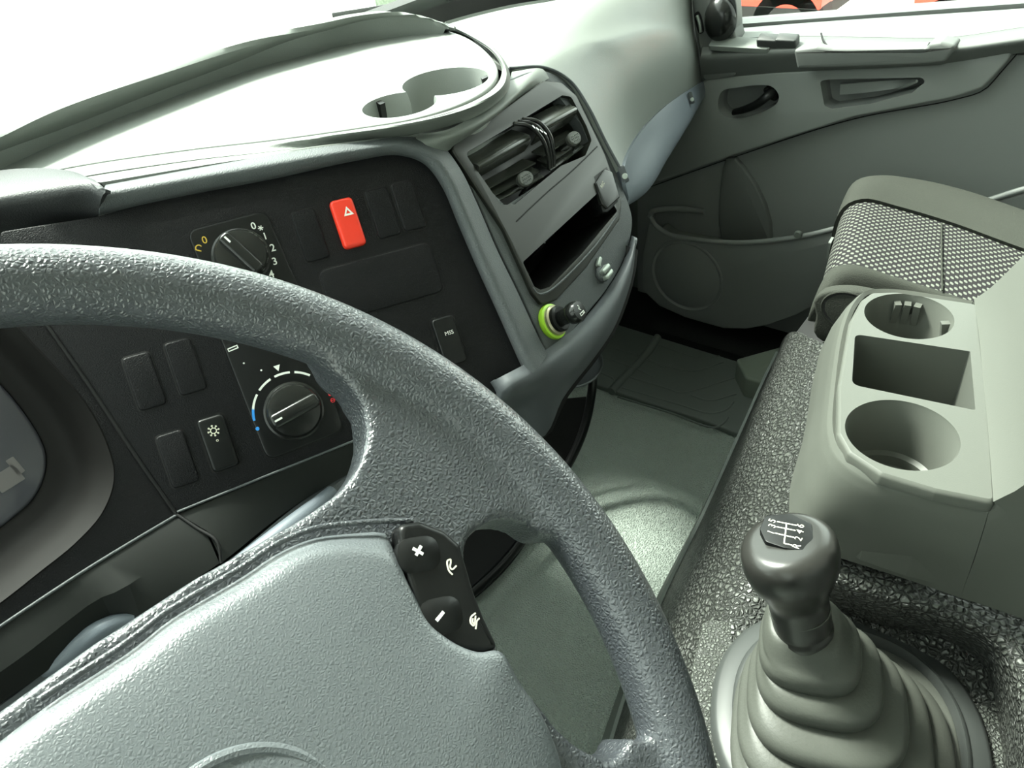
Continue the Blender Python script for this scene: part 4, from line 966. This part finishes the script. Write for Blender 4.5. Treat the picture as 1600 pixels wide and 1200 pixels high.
# ================================================================== passenger seat
ST = thing('passenger_seat', (1.05, .05, 0), 'passenger seat with dotted woven centre and plain dark grey bolsters', 'seat')
qz2 = lambda l: [Q(a, b, z=c) for a, b, c in l]
S1 = qz2([(1334, 296, .452), (1348, 285, .470), (1380, 281, .476), (1440, 288, .476), (1510, 305, .474), (1600, 336, .470), (1750, 385, .465)])
S2 = qz2([(1316, 336, .452), (1330, 321, .470), (1352, 315, .476), (1400, 326, .472), (1490, 353, .466), (1585, 388, .463), (1720, 435, .460)])
S2h = [a.lerp(b, .55) + Vector((0, 0, .010)) for a, b in zip(S1, S2)]
S3 = qz2([(1290, 430, .445), (1302, 418, .462), (1330, 413, .472), (1400, 433, .468), (1460, 452, .464), (1530, 475, .460), (1650, 515, .457)])
S4 = qz2([(1271, 476, .425), (1290, 462, .440), (1330, 450, .448), (1400, 462, .448), (1460, 482, .446), (1530, 505, .445), (1650, 545, .44)])
S3h = [a.lerp(b, .5) + Vector((0, 0, .008)) for a, b in zip(S3, S4)]
def front(row, dz1, dz2): p = row[0]; return [p + Vector((0, -.015, -dz2)), p + Vector((0, .004, -dz1))] + row
def rows(l): return [front(r, .05, .12) for r in l]
S0 = [p + Vector((.02, 0, -.05)) for p in S1]; S0b = [p + Vector((.015, 0, -.11)) for p in S1]
loft('far_bolster', rows([S0b, S0, S1, S2h, S2]), 'cloth', ST, 60, 24, .006, sharp=80)
Mid = [S2] + [[a.lerp(b, t) + Vector((0, 0, .004*math.sin(math.pi*t))) for a, b in zip(S2, S3)] for t in (.33, .66)] + [S3]
Gm = loft_grid(rows(Mid), 70, 40)
bm_link('woven_centre', grid_bm(Gm, .006, True), 'woven', ST, sharp=80)
S5 = [p + Vector((-.004, 0, -.05)) for p in S4]; S6 = [p + Vector((.0, 0, -.10)) for p in S4]
loft('near_bolster', rows([S3, S3h, S4, S5, S6]), 'cloth', ST, 60, 24, .006, sharp=80)
tube('cross_seam', [a + Vector((0, 0, .0008)) for a in [Q(1471, 349, z=.470), Q(1471, 400, z=.472), Q(1472, 455, z=.466)]], .0012, 'cloth', ST)
# side cover with its round recess, and the seat base
XP = Fr((.875, 0, 0), (0, -1, 0), (-1, 0, 0))
plate('side_cover', XP, cr(XP.px([(1276, 490), (1272, 470), (1282, 458), (1320, 452), (1400, 470), (1500, 520), (1500, 640), (1330, 560), (1290, 535), (1273, 520)]), 60, True), -.012, .004, 'cloth', ST, .004)
rcx = XP.uv(1326, 484); lathe('side_recess', XP, [(.028, .004), (.0295, .0050), (.031, .004), (.031, .002)], 'cloth', ST, rcx, 48, sx=1.1, sy=.9)
lathe('recess_dish', XP, [(0, .0022), (.022, .0030), (.028, .0046), (.028, .003)], 'truck_dark', ST, rcx, 48, sx=1.1, sy=.9)
bm_link('seat_base', box_bm(.90, 1.26, -.45, .25, 0.0, .35), 'truck_dark', ST)
bm_link('cushion_pan', box_bm(.90, 1.28, -.45, .27, .33, .40), 'truck_dark', ST)
plate('seat_tag', Fr(Q(1299, 388, z=.43), (1, -.15, 0), (-.1, 1, .0)), rrect(0, 0, .02, .03, .003), 0, .004, 'dash_light', ST)
# backrest, out of the photograph's frame
bk = [[Vector((x, -.42 - .06*t + (.03 if abs(x-1.08) > .17 else 0), .45 + .75*t)) for x in (.86, .92, 1.08, 1.24, 1.30)] for t in (0, .35, .7, 1)]
loft('backrest', bk, 'cloth', ST, 20, 20, .09)

# ================================================================== floor mat and rubber edging
FM = thing('floor_mat', (1.15, .6, 0), 'ribbed black rubber mat in the passenger footwell', 'floor mat')
FP = UPZ(0.0)
mo = [(928, 548), (958, 512), (1010, 470), (1090, 500), (1180, 520), (1235, 545), (1205, 602), (1166, 690), (1095, 662), (1020, 638), (945, 612), (925, 605)]
plate('mat_sheet', FP, rpoly(FP.px(mo), .012), .001, .012, 'mat', FM, .003)
bmr = bmesh.new(); Fm = UPZ(.012)
for pts in ([(962, 545), (1010, 560), (1042, 575), (1050, 567)], [(948, 560), (990, 575), (1022, 590)], [(940, 583), (958, 592), (960, 600)], [(985, 590), (1045, 608), (1063, 614), (1150, 590)], [(972, 606), (1060, 632), (1110, 646), (1135, 640), (1146, 628)], [(965, 620), (1050, 646), (1115, 668), (1132, 660), (1137, 652)], [(1080, 618), (1108, 626), (1150, 616)], [(1000, 560), (1080, 580), (1130, 566)], [(1030, 540), (1100, 560), (1160, 545)]):
    tube_bm([Fm.P(*p) for p in pts], .0022, 8, False, 24, bmr)
bm_link('mat_ribs', bmr, 'mat', FM); tag(bpy.data.objects['mat_ribs'], kind=None)
tube('mat_ridge', [Fm.P(*p) for p in [(955, 612), (975, 590), (1000, 565), (1020, 540), (1040, 505)]], .009, 'mat', FM)
ED = bm_link('rubber_edging', tube_bm([Q(925, 560, z=.30), Q(926, 600, z=.22), Q(918, 650, z=.16), Q(905, 690, z=.12), Q(880, 740, z=.08), Q(835, 815, z=.06), Q(795, 870, z=.05), Q(750, 915, z=.05), Q(690, 965, z=.05)], .008, 12, False, 80), 'black_smooth')
tag(ED, 'black rubber edging strip curving down from the dashboard along the footwell', 'edging')
# dark pedal well panel behind the edging
ew = [Q(915, 600, z=.20), Q(908, 660, z=.14), Q(885, 715, z=.09), Q(835, 805, z=.055), Q(795, 862, z=.045), Q(745, 910, z=.045), Q(640, 990, z=.04)]
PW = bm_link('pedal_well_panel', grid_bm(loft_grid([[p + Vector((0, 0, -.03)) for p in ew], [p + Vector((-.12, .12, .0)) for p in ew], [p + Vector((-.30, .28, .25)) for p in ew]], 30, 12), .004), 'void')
tag(PW, 'black panel closing the pedal well below the dashboard', 'panel')

# ================================================================== passenger door
D0 = bm_link('door_1', plate_bm(DR(0), [(-.80, .05), (.55, .05), (.55, .725), (-.30, .632), (-.62, .59), (-.80, .56)], -1.445, -1.40), 'door'); D0['kind'] = 'structure'
def dplate(name, px, x_out, x_in, m, bev=.004, r=.01, parent=D0, smooth=False, **k):
    F = DR(0); P_ = F.px(px, w=-x_out); P_ = list(cr(P_, 90, True)) if smooth else rpoly(P_, r)
    return plate(name, F, P_, -x_in, -x_out, m, parent, bev, **k)
ins = dplate('upper_insert', [(1098, 124), (1200, 114), (1330, 108), (1475, 101), (1500, 74), (1588, 80), (1560, 112), (1535, 138), (1490, 153), (1330, 184), (1140, 245), (1015, 290), (1040, 240), (1078, 185)], 1.377, 1.401, 'door_up', .004, .02)
hr = [(1122, 160), (1128, 143), (1150, 137), (1205, 135), (1217, 150), (1213, 162), (1170, 182), (1140, 184), (1125, 175)]
prx = [(1281, 126), (1300, 124), (1440, 121), (1446, 128), (1425, 145), (1360, 162), (1300, 170), (1288, 165)]
FD = DR(0)
cut(ins, [plate_bm(FD, list(cr(FD.px(hr, -1.377), 60, True)), -1.41, -1.30), plate_bm(FD, rpoly(FD.px(prx, -1.377), .006), -1.41, -1.30)])
cut(D0, [plate_bm(FD, list(cr(FD.px(hr, -1.385), 60, True)), -1.425, -1.30), plate_bm(FD, rpoly(FD.px(prx, -1.385), .006), -1.425, -1.30)])
hp = [Q(1208, 142, x=1.388), Q(1199, 150, x=1.372), Q(1182, 163, x=1.368), Q(1163, 171, x=1.370), Q(1147, 175, x=1.380)]
dh = bm_link('door_handle', tube_bm(hp, lambda s: .0115 - .0045*s, 14, False, 36, flat=.7), 'black_smooth', D0)
dplate('handle_pivot', [(1190, 138), (1210, 136), (1216, 152), (1210, 160), (1195, 152)], 1.385, 1.42, 'void')
loft('pull_scoop', [[Q(1313, 132, x=1.40), Q(1360, 128, x=1.40), Q(1420, 124, x=1.40), Q(1432, 124, x=1.38)], [Q(1312, 148, x=1.405), Q(1340, 146, x=1.40), Q(1400, 138, x=1.395), Q(1430, 127, x=1.379)]], 'door_up', D0, 20, 5, .004)
# armrest ledge
la = [(1096, 128), (1240, 116), (1370, 110), (1480, 102), (1600, 82), (1900, 45)]
lb = [(1094, 92), (1240, 81), (1370, 79), (1480, 79), (1600, 64), (1900, 25)]
lb2 = [(1096, 84), (1240, 76), (1370, 74), (1480, 74), (1600, 59), (1900, 20)]
lc_ = [(1100, 62), (1240, 56), (1370, 58), (1480, 58), (1600, 42), (1900, 5)]
ld = [(1106, 48), (1240, 37), (1370, 28), (1480, 21), (1600, 13), (1900, -10)]
qx = lambda l, x: [Q(*p, x=x) for p in l]
loft('window_ledge', [qx(la, 1.382), qx(lb, 1.352), qx(lb2, 1.355), qx(lc_, 1.395)], 'door_dark', D0, 60, 24, .004, sharp=70)
loft('lit_sill_cap', [qx(lc_, 1.394), [a.lerp(b, .5) + Vector((0, 0, .004)) for a, b in zip(qx(lc_, 1.394), qx(ld, 1.440))], qx(ld, 1.440)], 'lit_sill_cap', D0, 60, 10, .004, sharp=70)  # upper strip of the ledge, coloured lighter as if lit through the windscreen
dplate('pull_grip', [(1239, 78), (1275, 73), (1300, 76), (1446, 76), (1452, 68), (1470, 66), (1492, 71), (1488, 84), (1476, 98), (1440, 102), (1245, 109)], 1.338, 1.375, 'door_dark', .006, .006)
tube('grip_gap', [Q(1283, 52, x=1.385), Q(1288, 66, x=1.362), Q(1300, 75, x=1.350), Q(1446, 76, x=1.350), Q(1453, 67, x=1.356)], .0016, 'void', D0, n=60)
for x0, nm in ((1188, 'a'), (1217, 'b')):
    a = Q(x0+13, 62, x=1.362); Fz = Fr(a, (0, -1, .12), (-.35, 0, 1)); plate('window_switch', Fz, rrect(0, 0, .036, .022, .004), -.008, .006, 'ring', D0, .003)
a = Q(1175, 66, x=1.362); Fz = Fr(a, (0, -1, .12), (-.35, 0, 1)); plate('switch_plate', Fz, rrect(-.02, 0, .11, .03, .005), -.010, -.001, 'dash_light', D0, .001)
# corner trim with oval slot and black dome
ctm = [(1074, -60), (1140, -60), (1146, 46), (1150, 60), (1155, 90), (1150, 120), (1098, 127), (1092, 78), (1084, 25)]
dplate('corner_trim', ctm, 1.372, 1.41, 'door_dark', .004, .01)
dplate('slot_recess', [(1085, 22), (1091, 18), (1097, 32), (1099, 50), (1093, 53), (1088, 42)], 1.3705, 1.375, 'void', .0005, .003, smooth=True)
tube('slot_bar', [Q(1089, 24, x=1.370), Q(1093, 36, x=1.369), Q(1095, 50, x=1.370)], .003, 'steel', D0)
dp = DR(1.370); a, b = dp.uv(1126, 30)
lathe('corner_speaker', dp, [(.034, 0), (.034, .004), (.030, .012), (.022, .019), (.012, .023), (0, .024)], 'gloss', D0, (a, b), 40, sx=.86, sy=1.1)
dplate('speaker_surround', [(1106, 20), (1110, 0), (1125, -10), (1146, -5), (1146, 50), (1128, 54), (1112, 46)], 1.369, 1.373, 'ring', .001, .004, smooth=True)
# lower pocket
lip = [(1016, 338), (1024, 352), (1045, 366), (1100, 376), (1160, 379), (1215, 375), (1265, 367), (1315, 355), (1420, 335), (1530, 317), (1600, 296), (1760, 262)]
bot = [(1760, 420), (1500, 440), (1400, 445), (1290, 468), (1245, 492), (1200, 508), (1165, 514), (1130, 513), (1070, 496), (1030, 478), (1003, 452), (1004, 400)]
pk = dplate('door_pocket', lip + bot, 1.342, 1.350, 'door', .003, .006)
dplate('pocket_base', [(x, y + 10) for x, y in lip[1:]] + bot[:-1], 1.350, 1.402, 'door_dark', .001, .006)
tube('pocket_lip', [Q(*p, x=1.343) for p in lip], .005, 'door_up', D0, n=80)
tube('pocket_end', [Q(1016, 338, x=1.345), Q(1020, 330, x=1.362), Q(1050, 326, x=1.385), Q(1100, 330, x=1.400)], .006, 'door', D0, n=24)
dplate('pocket_shade_plate', [(1134, 248), (1148, 248), (1160, 262), (1180, 290), (1195, 322), (1203, 352), (1205, 380), (1128, 378), (1122, 350), (1124, 300), (1129, 262)], 1.388, 1.401, 'door_dark', .004, .004)  # darker raised plate: paints in the shade of a recess in the door
sc, sr = circ(DR(1.342), [(1013, 425), (1060, 381), (1100, 386), (1133, 440), (1120, 472), (1095, 484), (1040, 462)])
lathe('speaker_cover', DR(1.342), [(sr*1.0, -.002), (sr*.985, .003), (sr*.96, .004), (sr*.93, .001), (sr*.90, .0), (sr*.86, .002), (sr*.3, .006), (0, .006)], 'door', D0, sc, 56)
lathe('door_plug', DR(1.342), [(0, .006), (.006, .006), (.008, .004), (.008, 0)], 'dash_light', D0, DR(1.342).uv(1248, 366), 20)
tube('insert_seam', [Q(*p, x=1.398) for p in [(1016, 292), (1140, 248), (1330, 187), (1490, 156), (1537, 141), (1563, 114), (1591, 82)]], .0009, 'void', D0, n=60)
SG = bm_link('door_sill', box_bm(1.30, 1.44, .20, .98, 0.0, .03), 'speck'); tag(SG, 'dark speckled carpet strip on the sill below the passenger door', 'door sill')
SB = thing('sill_bracket', Q(1215, 560, z=.0), 'small pale painted step corner between the mat and the passenger seat', 'bracket')
plate('bracket_plate', UPZ(0), rpoly(UPZ(0).px([(1150, 560), (1240, 535), (1268, 520), (1270, 545), (1225, 575), (1205, 602), (1165, 590)], .06), .01), .0, .06, 'beige', SB, .006)
